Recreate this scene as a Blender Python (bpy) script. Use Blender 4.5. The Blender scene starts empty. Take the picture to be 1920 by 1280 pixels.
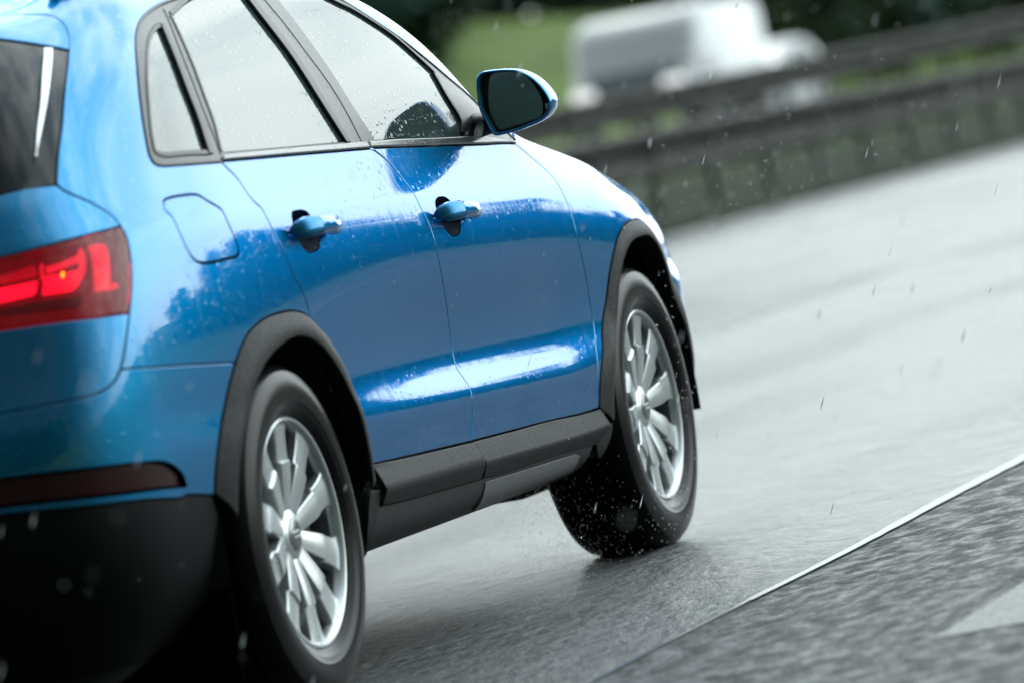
import bpy, bmesh, math, random, json
import numpy as np
from mathutils import Vector, Matrix, geometry
from math import radians as R, sin, cos, pi
C = bpy.context.scene
col = C.collection
rnd = random.Random(7)

# ------------------------------------------------------------------ camera
CP = [10830.201066, -10.658964, -4.689741, 1.011274, 0.301448, -0.033821, -0.182265]
F_PX = CP[0]
cam_d = bpy.data.cameras.new("camera"); cam = bpy.data.objects.new("camera", cam_d); col.objects.link(cam)
yaw, pitch, roll = CP[4:7]
d = Vector((cos(yaw)*cos(pitch), sin(yaw)*cos(pitch), sin(pitch)))
r = d.cross(Vector((0, 0, 1))).normalized(); u = r.cross(d)
r2 = cos(roll)*r + sin(roll)*u; u2 = -sin(roll)*r + cos(roll)*u
M4 = Matrix((r2, u2, -d)).transposed().to_4x4(); M4.translation = Vector(CP[1:4])
cam.matrix_world = M4
cam_d.sensor_width = 36; cam_d.lens = F_PX/1920*36
cam_d.clip_start = .3; cam_d.clip_end = 3000
cam_d.dof.use_dof = True; cam_d.dof.focus_distance = 12.6; cam_d.dof.aperture_fstop = 3.3
C.camera = cam

# ------------------------------------------------------------------ sky and sun
SUN_AZ, SUN_EL = R(70), R(46)   # sky convention: clockwise from +Y
W = bpy.data.worlds.new("World"); C.world = W; W.use_nodes = True
nt = W.node_tree; nt.nodes.clear()
N = nt.nodes.new; L = nt.links.new
wo = N('ShaderNodeOutputWorld'); bg = N('ShaderNodeBackground'); sky = N('ShaderNodeTexSky')
sky.sky_type = 'NISHITA'; sky.sun_disc = False; sky.sun_elevation = SUN_EL; sky.sun_rotation = SUN_AZ
sky.air_density = 1.0; sky.dust_density = 1.5
tc = N('ShaderNodeTexCoord'); sep = N('ShaderNodeSeparateXYZ'); L(tc.outputs['Generated'], sep.inputs[0])
mp = N('ShaderNodeMapping'); mp.inputs['Scale'].default_value = (1.6, 1.6, 4.5); L(tc.outputs['Generated'], mp.inputs['Vector'])
nz = N('ShaderNodeTexNoise'); nz.inputs['Scale'].default_value = 2.3; nz.inputs['Detail'].default_value = 7; nz.inputs['Roughness'].default_value = .55
nz.inputs['Distortion'].default_value = .4
L(mp.outputs[0], nz.inputs['Vector'])
cr = N('ShaderNodeValToRGB'); cr.color_ramp.elements[0].position = .38; cr.color_ramp.elements[1].position = .62
cr.color_ramp.elements[0].color = (.68, .68, .68, 1); cr.color_ramp.elements[1].color = (1, 1, 1, 1)
L(nz.outputs['Fac'], cr.inputs[0])
cl = N('ShaderNodeMixRGB'); cl.inputs[1].default_value = (15, 21, 24, 1); cl.inputs[2].default_value = (37, 40.5, 40.5, 1)
nz2 = N('ShaderNodeTexNoise'); nz2.inputs['Scale'].default_value = 3.5; nz2.inputs['Detail'].default_value = 6; L(mp.outputs[0], nz2.inputs['Vector'])
mr2 = N('ShaderNodeMapRange'); mr2.inputs['From Min'].default_value = .35; mr2.inputs['From Max'].default_value = .62; L(nz2.outputs['Fac'], mr2.inputs['Value'])
L(mr2.outputs[0], cl.inputs[0])
mx = N('ShaderNodeMixRGB'); L(cr.outputs[0], mx.inputs[0]); L(sky.outputs[0], mx.inputs[1]); L(cl.outputs[0], mx.inputs[2])
dk = N('ShaderNodeMapRange'); dk.interpolation_type = 'SMOOTHSTEP'; dk.inputs['From Min'].default_value = -.55; dk.inputs['From Max'].default_value = .55; dk.inputs['To Min'].default_value = .06; dk.inputs['To Max'].default_value = 1.15
L(sep.outputs[0], dk.inputs['Value'])      # heavier cloud behind the camera, bright break ahead
hzn = N('ShaderNodeMapRange'); hzn.interpolation_type = 'SMOOTHSTEP'; hzn.inputs['From Min'].default_value = .52; hzn.inputs['From Max'].default_value = .16; hzn.inputs['To Min'].default_value = 0; hzn.inputs['To Max'].default_value = .85
L(sep.outputs[2], hzn.inputs['Value'])
fw = N('ShaderNodeMapRange'); fw.interpolation_type = 'SMOOTHSTEP'; fw.inputs['From Min'].default_value = .1; fw.inputs['From Max'].default_value = .7; L(sep.outputs[0], fw.inputs['Value'])
hf = N('ShaderNodeMath'); hf.operation = 'MULTIPLY'; L(hzn.outputs[0], hf.inputs[0]); L(fw.outputs[0], hf.inputs[1])
mh = N('ShaderNodeMixRGB'); L(hf.outputs[0], mh.inputs[0]); L(mx.outputs[0], mh.inputs[1]); mh.inputs[2].default_value = (31, 34, 34, 1)
vm = N('ShaderNodeVectorMath'); vm.operation = 'SCALE'; L(mh.outputs[0], vm.inputs[0]); L(dk.outputs[0], vm.inputs['Scale'])
L(vm.outputs[0], bg.inputs[0]); bg.inputs[1].default_value = .1
L(bg.outputs[0], wo.inputs[0])
sd = bpy.data.lights.new("sun", 'SUN'); sd.energy = 1.0; sd.angle = R(16); sd.color = (1, .96, .9)
so = bpy.data.objects.new("sun", sd); col.objects.link(so)
sv = Vector((sin(SUN_AZ)*cos(SUN_EL), cos(SUN_AZ)*cos(SUN_EL), sin(SUN_EL))); so.rotation_euler = sv.to_track_quat('Z', 'Y').to_euler()
C.view_settings.view_transform = 'Standard'; C.view_settings.look = 'None'; C.view_settings.gamma = 1
C.view_settings.exposure = -.2
C.cycles.max_bounces = 8; C.cycles.transparent_max_bounces = 12
C.cycles.sample_clamp_indirect = 6

# ------------------------------------------------------------------ helpers
def link(o, parent=None):
    col.objects.link(o)
    if parent is not None: o.parent = parent
    return o
def tag(o, label=None, cat=None, group=None, kind=None):
    for k, v in (('label', label), ('category', cat), ('group', group), ('kind', kind)):
        if v: o[k] = v
    return o
def empty(name, loc=(0, 0, 0)):
    o = bpy.data.objects.new(name, None); o.location = loc; o.empty_display_size = .2
    return link(o)
def meshobj(name, verts, faces, m, parent=None, smooth=False, normals=None, mats=None, fm=None):
    me = bpy.data.meshes.new(name); me.from_pydata([tuple(map(float, v)) for v in verts], [], [tuple(map(int, f)) for f in faces])
    me.materials.append(m)
    if mats:
        for q in mats: me.materials.append(q)
    if fm is not None: me.polygons.foreach_set('material_index', fm)
    if smooth or normals is not None:
        me.polygons.foreach_set('use_smooth', [True]*len(me.polygons))
    if normals is not None:
        me.normals_split_custom_set_from_vertices([tuple(map(float, n)) for n in normals])
    o = bpy.data.objects.new(name, me)
    return link(o, parent)
class MB:
    """collects shapes into one mesh"""
    def __init__(s): s.v = []; s.f = []
    def add(s, v, f):
        b = len(s.v); s.v += [tuple(p) for p in v]; s.f += [tuple(i+b for i in q) for q in f]; return s
    def box(s, c, d, rot=None, bev=0):
        bm = bmesh.new(); bmesh.ops.create_cube(bm, size=1)
        for v in bm.verts: v.co = Vector((v.co.x*d[0], v.co.y*d[1], v.co.z*d[2]))
        if bev: bmesh.ops.bevel(bm, geom=bm.edges[:], offset=bev, segments=2, affect='EDGES', profile=.6)
        if rot is not None: bm.transform(rot)
        bm.transform(Matrix.Translation(c)); return s.bm(bm)
    def bm(s, bm):
        bm.verts.ensure_lookup_table(); bm.verts.index_update()
        s.add([v.co[:] for v in bm.verts], [[v.index for v in f.verts] for f in bm.faces]); bm.free(); return s
    def lathe(s, prof, n=64, ax='y', center=(0, 0, 0), closed=False):
        V = []
        for k in range(n):
            a = 2*pi*k/n
            for (y, rr) in prof: V.append((center[0]+rr*cos(a), center[1]+y, center[2]+rr*sin(a)))
        m = len(prof); Fc = []
        for k in range(n):
            k2 = (k+1) % n
            for j in range(m-1 if not closed else m):
                j2 = (j+1) % m
                Fc.append((k*m+j, k2*m+j, k2*m+j2, k*m+j2))
        return s.add(V, Fc)
    def tube(s, P, rad, n=8, cap=True):
        P = [Vector(p) for p in P]; rr = rad if isinstance(rad, (list, tuple)) else [rad]*len(P)
        V = []; 
        for i, p in enumerate(P):
            t = (P[min(i+1, len(P)-1)]-P[max(i-1, 0)]).normalized()
            a = t.cross(Vector((0, 0, 1)));  a = a if a.length > .05 else t.cross(Vector((1, 0, 0))); a.normalize(); b = t.cross(a)
            for k in range(n):
                th = 2*pi*k/n; V.append(tuple(p+(a*cos(th)+b*sin(th))*rr[i]))
        Fc = [(i*n+k, i*n+(k+1) % n, (i+1)*n+(k+1) % n, (i+1)*n+k) for i in range(len(P)-1) for k in range(n)]
        if cap: Fc += [tuple(range(n))[::-1], tuple((len(P)-1)*n+k for k in range(n))]
        return s.add(V, Fc)
    def loft(s, rings, cap=True):
        n = len(rings[0]); V = [p for rg in rings for p in rg]
        Fc = [(i*n+k, i*n+(k+1) % n, (i+1)*n+(k+1) % n, (i+1)*n+k) for i in range(len(rings)-1) for k in range(n)]
        if cap: Fc += [tuple(range(n))[::-1], tuple((len(rings)-1)*n+k for k in range(n))]
        return s.add(V, Fc)
    def build(s, name, m, parent=None, smooth=False, angle=None):
        o = meshobj(name, s.v, s.f, m, parent, smooth)
        if angle is not None:
            o.data.polygons.foreach_set('use_smooth', [True]*len(o.data.polygons)); o.data.set_sharp_from_angle(angle=R(angle))
        return o
def copy_obj(o, parent=None):
    c = o.copy(); link(c); c.parent = parent
    for ch in list(o.children): copy_obj(ch, c)
    return c

# ------------------------------------------------------------------ materials
def mat(name, base=(.5, .5, .5), rough=.5, metal=0, coat=0, spec=None, **k):
    m = bpy.data.materials.new(name); m.use_nodes = True; b = m.node_tree.nodes['Principled BSDF']
    b.inputs['Base Color'].default_value = (*base, 1); b.inputs['Roughness'].default_value = rough; b.inputs['Metallic'].default_value = metal
    b.inputs['Coat Weight'].default_value = coat; b.inputs['Coat Roughness'].default_value = k.get('crough', .03)
    if 'ior' in k: b.inputs['IOR'].default_value = k['ior']
    if 'coat_ior' in k: b.inputs['Coat IOR'].default_value = k['coat_ior']
    if 'emit' in k:
        b.inputs['Emission Color'].default_value = (*k['emit'], 1); b.inputs['Emission Strength'].default_value = k.get('es', 1)
    return m
def nd(m, t, **k):
    n = m.node_tree.nodes.new(t)
    for a, v in k.items():
        if a in n.inputs.keys() if hasattr(n.inputs, 'keys') else False: n.inputs[a].default_value = v
        else: setattr(n, a, v)
    return n
def setin(n, **k):
    for a, v in k.items(): n.inputs[a.replace('_', ' ')].default_value = v
    return n
def drops(m, scale=70, strength=.35, keep=.3, coat=True, streak=.12, darken=None, streakcol=None):
    """rain beads and run-off streaks as bump (and a little roughness) on a wet surface"""
    t = m.node_tree; b = t.nodes['Principled BSDF']; l = t.links.new
    tc = t.nodes.new('ShaderNodeTexCoord')
    vo = t.nodes.new('ShaderNodeTexVoronoi'); vo.inputs['Scale'].default_value = scale; l(tc.outputs['Object'], vo.inputs['Vector'])
    mr = t.nodes.new('ShaderNodeMapRange'); mr.interpolation_type = 'SMOOTHSTEP'
    setin(mr, From_Min=.34, From_Max=.10, To_Min=0., To_Max=1.); l(vo.outputs['Distance'], mr.inputs['Value'])
    sp = t.nodes.new('ShaderNodeSeparateColor'); l(vo.outputs['Color'], sp.inputs[0])
    gt = t.nodes.new('ShaderNodeMath'); gt.operation = 'LESS_THAN'; gt.inputs[1].default_value = keep; l(sp.outputs[0], gt.inputs[0])
    mu = t.nodes.new('ShaderNodeMath'); mu.operation = 'MULTIPLY'; l(mr.outputs[0], mu.inputs[0]); l(gt.outputs[0], mu.inputs[1])
    vo2 = t.nodes.new('ShaderNodeTexVoronoi'); vo2.inputs['Scale'].default_value = scale*2.6; l(tc.outputs['Object'], vo2.inputs['Vector'])
    mr2 = t.nodes.new('ShaderNodeMapRange'); mr2.interpolation_type = 'SMOOTHSTEP'
    setin(mr2, From_Min=.36, From_Max=.1, To_Min=0., To_Max=.4); l(vo2.outputs['Distance'], mr2.inputs['Value'])
    sp2 = t.nodes.new('ShaderNodeSeparateColor'); l(vo2.outputs['Color'], sp2.inputs[0])
    gt2 = t.nodes.new('ShaderNodeMath'); gt2.operation = 'LESS_THAN'; gt2.inputs[1].default_value = keep; l(sp2.outputs[1], gt2.inputs[0])
    mu2 = t.nodes.new('ShaderNodeMath'); mu2.operation = 'MULTIPLY'; l(mr2.outputs[0], mu2.inputs[0]); l(gt2.outputs[0], mu2.inputs[1])
    mpn = t.nodes.new('ShaderNodeMapping'); mpn.inputs['Rotation'].default_value = (0, R(-24), 0); mpn.inputs['Scale'].default_value = (75, 75, 3.5)
    l(tc.outputs['Object'], mpn.inputs['Vector'])
    no = t.nodes.new('ShaderNodeTexNoise'); no.inputs['Scale'].default_value = 1.; no.inputs['Detail'].default_value = 3; l(mpn.outputs[0], no.inputs['Vector'])
    ms = t.nodes.new('ShaderNodeMapRange'); setin(ms, From_Min=.5, From_Max=.72, To_Min=0., To_Max=streak*2); l(no.outputs['Fac'], ms.inputs['Value'])
    a1 = t.nodes.new('ShaderNodeMath'); l(mu.outputs[0], a1.inputs[0]); l(mu2.outputs[0], a1.inputs[1])
    a2 = t.nodes.new('ShaderNodeMath'); l(a1.outputs[0], a2.inputs[0]); l(ms.outputs[0], a2.inputs[1])
    bp = t.nodes.new('ShaderNodeBump'); bp.inputs['Strength'].default_value = strength; bp.inputs['Distance'].default_value = .002
    l(a2.outputs[0], bp.inputs['Height'])
    if coat:
        l(bp.outputs[0], b.inputs['Coat Normal'])
        mf = t.nodes.new('ShaderNodeMapping'); mf.inputs['Rotation'].default_value = (0, R(-20), 0); mf.inputs['Scale'].default_value = (38, 38, 1.6); l(tc.outputs['Object'], mf.inputs['Vector'])
        nf = t.nodes.new('ShaderNodeTexNoise'); nf.inputs['Detail'].default_value = 5; nf.inputs['Scale'].default_value = 1.; l(mf.outputs[0], nf.inputs['Vector'])
        rf = t.nodes.new('ShaderNodeMapRange'); setin(rf, From_Min=.42, From_Max=.70, To_Min=.015, To_Max=.14); l(nf.outputs['Fac'], rf.inputs['Value']); l(rf.outputs[0], b.inputs['Coat Roughness'])
    l(bp.outputs[0], b.inputs['Normal'])
    return a1, tc, b, t
paint = mat('blue_paint', (.0, .212, .45), .33, .86, 1., crough=.02, coat_ior=1.6)
paint.node_tree.nodes['Principled BSDF'].inputs['Specular IOR Level'].default_value = .0; paint.node_tree.nodes['Principled BSDF'].inputs['Specular Tint'].default_value = (.02, .40, .85, 1)
drops(paint, 58, .15, .26, streak=.03)
t_ = paint.node_tree; b_ = t_.nodes['Principled BSDF']
n_ = t_.nodes.new('ShaderNodeTexNoise'); n_.inputs['Scale'].default_value = 900; n_.inputs['Detail'].default_value = 1
r_ = t_.nodes.new('ShaderNodeMapRange'); setin(r_, From_Min=.3, From_Max=.7, To_Min=.28, To_Max=.42); t_.links.new(n_.outputs['Fac'], r_.inputs['Value']); t_.links.new(r_.outputs[0], b_.inputs['Roughness'])
m_plastic = mat('grey_cladding', (.013, .013, .0135), .55, ior=1.33)
drops(m_plastic, 75, .5, .35, coat=False, streak=.2)
m_black = mat('black_plastic', (.008, .008, .009), .5)
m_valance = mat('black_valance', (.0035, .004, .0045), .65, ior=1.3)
m_gloss = mat('black_gloss', (.004, .0045, .005), .08, ior=1.4)
drops(m_gloss, 80, .1, .15, coat=False, streak=.03)
m_trim = mat('window_trim', (.03, .03, .032), .3, ior=1.45); drops(m_trim, 80, .3, .3, coat=False)
m_rubber = mat('rubber', (.010, .0105, .011), .55)
m_seal = mat('rubber_seal', (.012, .012, .012), .38)
m_chrome = mat('bright_metal', (.7, .72, .74), .12, 1)
m_silver = mat('silver_strip', (.75, .78, .8), .22, .9)
m_alloy = mat('alloy', (.72, .74, .75), .27, .78)
m_inner = mat('dark_interior', (.012, .013, .014), .8)
m_seat = mat('seat_cloth', (.03, .03, .032), .85)
m_liner = mat('wheel_liner', (.006, .006, .006), .9)
m_blocker = mat('gap_blocker_black', (.004, .004, .004), 1.); m_blocker.node_tree.nodes['Principled BSDF'].inputs['Specular IOR Level'].default_value = 0  # dead black for the added sheets under the rear bumper
m_disc = mat('brake_disc', (.22, .21, .2), .35, .9)

def glassmat(name, tint, k_t, ior):
    m = bpy.data.materials.new(name); m.use_nodes = True; t = m.node_tree; t.nodes.clear(); l = t.links.new
    o = t.nodes.new('ShaderNodeOutputMaterial'); b = t.nodes.new('ShaderNodeBsdfPrincipled')
    b.inputs['Base Color'].default_value = (*tint, 1); b.inputs['Roughness'].default_value = .02; b.inputs['IOR'].default_value = ior
    tr = t.nodes.new('ShaderNodeBsdfTransparent'); tr.inputs[0].default_value = (.55, .66, .64, 1)
    mx = t.nodes.new('ShaderNodeMixShader')
    fr = t.nodes.new('ShaderNodeFresnel'); fr.inputs['IOR'].default_value = ior
    mr = t.nodes.new('ShaderNodeMapRange'); setin(mr, From_Min=0., From_Max=.6, To_Min=k_t, To_Max=1.); l(fr.outputs[0], mr.inputs['Value'])
    l(mr.outputs[0], mx.inputs[0]); l(tr.outputs[0], mx.inputs[1]); l(b.outputs[0], mx.inputs[2]); l(mx.outputs[0], o.inputs[0])
    b.name = 'Principled BSDF'
    drops(m, 55, .22, .28, coat=False, streak=.03)
    return m
m_glass = glassmat('side_glass', (.055, .085, .085), .72, 2.1)
m_privacy = glassmat('rear_glass', (.012, .018, .018), .9, 1.6)

# ------------------------------------------------------------------ car body: master surface
# ---- body master surface: tensor cubic B-spline over (u: round the plan from tail centre to nose centre, v: sill to roof centre)
def PL(xs, ys, x):
    return np.interp(x, xs, ys)
# side stations (x along the car) used for every row; rows bend at the tail and nose
SX = [-.62,-.50,-.36,-.20,-.02,.18,.42,.70,.98,1.26,1.52,1.76,1.98,2.18,2.38,2.60,2.80,2.98,3.12]
# rows: v -> (z at x = -.7, 0, 1, 2, 2.6, 3.1), (half width at the same x)
KX = [-.70, 0., 1., 2., 2.6, 3.1]
ROWS = [
 # z keys                                   half width keys                       rear: xc (centre), x45 , corner(y,x) pairs ; nose x
 ((.13,.215,.222,.218,.228,.268), (.68,.70,.70,.70,.70,.66), (-.70,-.69,-.66,-.58), 3.25),
 ((.27,.25,.235,.23,.24,.28), (.80,.85,.85,.85,.85,.78), (-.78,-.77,-.74,-.64), 3.34),
 ((.36,.33,.31,.30,.31,.34), (.835,.875,.875,.875,.885,.82), (-.86,-.85,-.80,-.67), 3.42),
 ((.44,.405,.385,.355,.37,.40), (.85,.888,.888,.888,.90,.835), (-.895,-.88,-.825,-.68), 3.46),
 ((.50,.46,.44,.41,.43,.47), (.853,.895,.893,.893,.906,.84), (-.90,-.885,-.83,-.685), 3.48),
 ((.55,.505,.485,.455,.48,.53), (.855,.900,.900,.900,.908,.845), (-.90,-.885,-.83,-.69), 3.49),
 ((.59,.545,.515,.485,.52,.57), (.856,.901,.900,.899,.908,.848), (-.90,-.885,-.83,-.69), 3.49),
 ((.635,.590,.557,.532,.565,.62), (.857,.897,.880,.881,.904,.85), (-.895,-.88,-.828,-.69), 3.485),
 ((.68,.640,.592,.570,.61,.66), (.858,.900,.873,.875,.904,.85), (-.885,-.872,-.82,-.69), 3.475),
 ((.74,.715,.68,.655,.67,.70), (.858,.902,.880,.882,.905,.848), (-.870,-.856,-.805,-.685), 3.46),
 ((.80,.79,.755,.725,.72,.74), (.857,.903,.891,.891,.905,.84), (-.862,-.846,-.793,-.675), 3.44),
 ((.87,.865,.83,.79,.775,.78), (.852,.899,.896,.896,.902,.82), (-.852,-.835,-.78,-.66), 3.41),
 ((.935,.925,.89,.85,.82,.815), (.842,.890,.889,.889,.892,.80), (-.838,-.82,-.762,-.64), 3.37),
 ((.98,.963,.927,.885,.852,.835), (.830,.881,.881,.881,.878,.78), (-.825,-.805,-.745,-.625), 3.33),
 ((1.00,.987,.95,.908,.874,.85), (.822,.873,.874,.873,.866,.765), (-.817,-.797,-.736,-.615), 3.30),
 ((1.02,1.01,.972,.930,.893,.86), (.812,.864,.866,.865,.853,.75), (-.81,-.79,-.728,-.607), 3.27),
 ((1.06,1.06,1.02,.975,.918,.878), (.797,.848,.851,.848,.835,.73), (-.795,-.775,-.71,-.59), 3.2),
 ((1.10,1.105,1.065,1.02,.935,.885), (.782,.834,.838,.836,.81,.70), (-.775,-.753,-.687,-.568), 3.1),
 ((1.17,1.18,1.14,1.055,.95,.892), (.757,.810,.816,.815,.77,.66), (-.735,-.713,-.644,-.52), 3.0),
 ((1.25,1.27,1.24,1.09,.965,.90), (.727,.778,.785,.785,.71,.61), (-.68,-.655,-.58,-.45), 2.9),
 ((1.32,1.35,1.34,1.12,.98,.91), (.693,.737,.745,.76,.64,.55), (-.62,-.59,-.51,-.38), 2.8),
 ((1.375,1.41,1.415,1.145,.995,.92), (.655,.695,.712,.735,.56,.48), (-.565,-.53,-.44,-.31), 2.7),
 ((1.41,1.45,1.465,1.165,1.01,.93), (.62,.655,.675,.70,.47,.40), (-.53,-.49,-.40,-.265), 2.6),
 ((1.435,1.485,1.50,1.18,1.02,.94), (.56,.60,.615,.62,.37,.31), (-.50,-.46,-.36,-.23), 2.5),
 ((1.45,1.51,1.53,1.20,1.03,.945), (.45,.49,.49,.48,.25,.2), (-.48,-.44,-.33,-.20), 2.4),
 ((1.46,1.53,1.55,1.215,1.04,.95), (.25,.27,.27,.25,.12,.1), (-.47,-.42,-.31,-.18), 2.3),
 ((1.465,1.535,1.555,1.22,1.04,.95), (.0,.0,.0,.0,.0,.0), (-.465,-.41,-.30,-.17), 2.25),
]
# extra z bow for the roof rows near x: DLO arch
def build_net():
    net=[]
    for j,(zk,wk,rk,xn) in enumerate(ROWS):
        zs=np.array(zk); ws=np.array(wk)
        xc,x45,xco,xs0=rk
        top=max(0.,(j-17)/9.)
        # smooth keys by monotone cubic-ish: use dense linear + B-spline smoothing of the net itself
        row=[]
        wr=ws[0]
        zc=zs[0]
        # rear centre .. corner
        row.append((xc, +.22*wr/.85, zc)); row.append((xc,-.22*wr/.85*1.0, zc))
        row.append((x45,-.60*wr, zc))
        row.append((.35*x45+.65*xco,-.80*wr, zc))
        row.append((xco+.02,-.915*wr, zc))
        # side
        n=len(SX)
        for k,x in enumerate(SX):
            # squeeze the first side stations so the row starts at xs0
            t=max(0.,1-(x+.62)/1.6)
            xx=x+(xs0+.62)*t**1.0 if x<.98 else x
            # keys blended
            zz=np.interp(xx,KX,zs); ww=np.interp(xx,KX,ws)
            if xx<0:   # rear quarter keeps nearly full width then rounds in
                s=min(1.,(-xx)/(-xs0)) if xs0<0 else 0
                ww=ws[1]+(ws[0]-ws[1])*s**2.2
                zz=zs[1]+(zs[0]-zs[1])*s
            row.append((xx,-ww,zz))
        # roof/glass rows in front: windscreen and bonnet handled by tables below
        wn=ws[-1]; zn=zs[-1]
        row.append((3.12+(xn-3.12)*.45,-wn*.93,zn-.004))
        row.append((3.12+(xn-3.12)*.75,-wn*.78,zn-.008))
        row.append((3.12+(xn-3.12)*.95,-wn*.55,zn-.012))
        row.append((xn,-wn*.25,zn-.014)); row.append((xn,wn*.25,zn-.014))
        net.append(row)
    return np.array(net)   # [v][u][3]
def tweak(net):
    # A-pillar / windscreen: rows 18.. (glass and roof) over x 1.0 .. 2.2
    nu=net.shape[1]
    HX={ # z by x for row: cant rail and roof fall along the pillar
     18:([.98,1.26,1.52,1.76,1.98,2.18,2.38],[1.14,1.137,1.13,1.118,1.07,1.012,.985]),
     19:([.98,1.26,1.52,1.76,1.98,2.18,2.38],[1.24,1.235,1.218,1.175,1.092,1.024,.995]),
     20:([.98,1.26,1.52,1.76,1.98,2.18,2.38],[1.335,1.322,1.285,1.218,1.112,1.034,1.004]),
     21:([.98,1.26,1.52,1.76,1.98,2.18,2.38],[1.41,1.40,1.348,1.252,1.127,1.044,1.012]),
     22:([.98,1.26,1.52,1.76,1.98,2.18,2.38],[1.46,1.448,1.382,1.272,1.138,1.05,1.018]),
     23:([.98,1.26,1.52,1.76,1.98,2.18,2.38],[1.497,1.476,1.396,1.284,1.15,1.06,1.025]),
     24:([.98,1.26,1.52,1.76,1.98,2.18,2.38],[1.525,1.485,1.39,1.27,1.14,1.065,1.03]),
     25:([.98,1.26,1.52,1.76,1.98,2.18,2.38],[1.545,1.50,1.40,1.28,1.15,1.075,1.04]),
     26:([.98,1.26,1.52,1.76,1.98,2.18,2.38],[1.55,1.505,1.405,1.285,1.155,1.08,1.045])}
    WX={
     18:[.823,.825,.826,.826,.822,.80,.785],
     19:[.785,.790,.797,.805,.80,.775,.74],
     20:[.742,.752,.768,.785,.785,.75,.69],
     21:[.705,.718,.745,.768,.772,.72,.63],
     22:[.668,.68,.715,.745,.75,.68,.55],
     23:[.60,.61,.65,.68,.68,.58,.44],
     24:[.48,.48,.50,.52,.52,.43,.30],
     25:[.27,.27,.27,.27,.27,.22,.15],
     26:[0,0,0,0,0,0,0]}
    for j,(xs,zs) in HX.items():
        for i in range(5,5+len(SX)):
            x=net[j,i,0]
            if .98<=x<=2.39:
                net[j,i,2]=np.interp(x,xs,zs); net[j,i,1]=-np.interp(x,xs,WX[j])
    L=len(SX)
    for i in range(5,5+L):
        x=net[i*0,i,0]
        f=np.interp(x,[1.9,2.18,2.4,2.85,3.12],[0,.010,.012,.012,.006])
        net[13:20,i,2]+=f
        g=np.interp(x,[2.0,2.38,2.6,2.8,3.12],[0,.006,.012,.022,.004])
        net[8:13,i,1]-=g
        h=np.interp(x,[2.7,3.12],[0,.026])
        net[0:8,i,1]-=h
    net[0:8,5+L,1]-=.02
    return net
NET=tweak(build_net())
NV,NU=NET.shape[:2]
def _basis(t):
    i=np.floor(t).astype(int); f=t-i
    b=np.stack([(1-f)**3/6,(3*f**3-6*f**2+4)/6,(-3*f**3+3*f**2+3*f+1)/6,f**3/6],-1)
    d=np.stack([-(1-f)**2/2,(9*f**2-12*f)/6,(-9*f**2+6*f+3)/6,f**2/2],-1)
    return i,b,d
def _pad():
    P=NET
    # phantom rows at v ends (linear), columns exist already as mirrored
    a=2*P[0]-P[1]; b=P[-2].copy(); b[:,1]*=-1
    P=np.concatenate([a[None],P,b[None]],0)
    a=P[:,1].copy(); 
    l=P[:,2].copy(); l[:,1]*=-1
    r=P[:,-3].copy(); r[:,1]*=-1
    P=np.concatenate([l[:,None],P,r[:,None]],1)
    return P
PAD=_pad()
UMAX=NU-1.; VMAX=NV-1.
def S(u,v,deriv=False):
    u=np.clip(np.asarray(u,float),0,UMAX-1e-6); v=np.clip(np.asarray(v,float),0,VMAX-1e-6)
    iu,bu,du=_basis(u); iv,bv,dv=_basis(v)
    out=np.zeros(u.shape+(3,)); 
    if deriv: ou=np.zeros_like(out); ov=np.zeros_like(out)
    for a in range(4):
        for b in range(4):
            C=PAD[iv+a,iu+b]
            out+=(bv[...,a]*bu[...,b])[...,None]*C
            if deriv:
                ou+=(bv[...,a]*du[...,b])[...,None]*C; ov+=(dv[...,a]*bu[...,b])[...,None]*C
    return (out,ou,ov) if deriv else out
def Nrm(u,v):
    p,a,b=S(u,v,True); n=np.cross(a,b); n/=np.linalg.norm(n,axis=-1)[...,None]+1e-12
    return n

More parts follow.
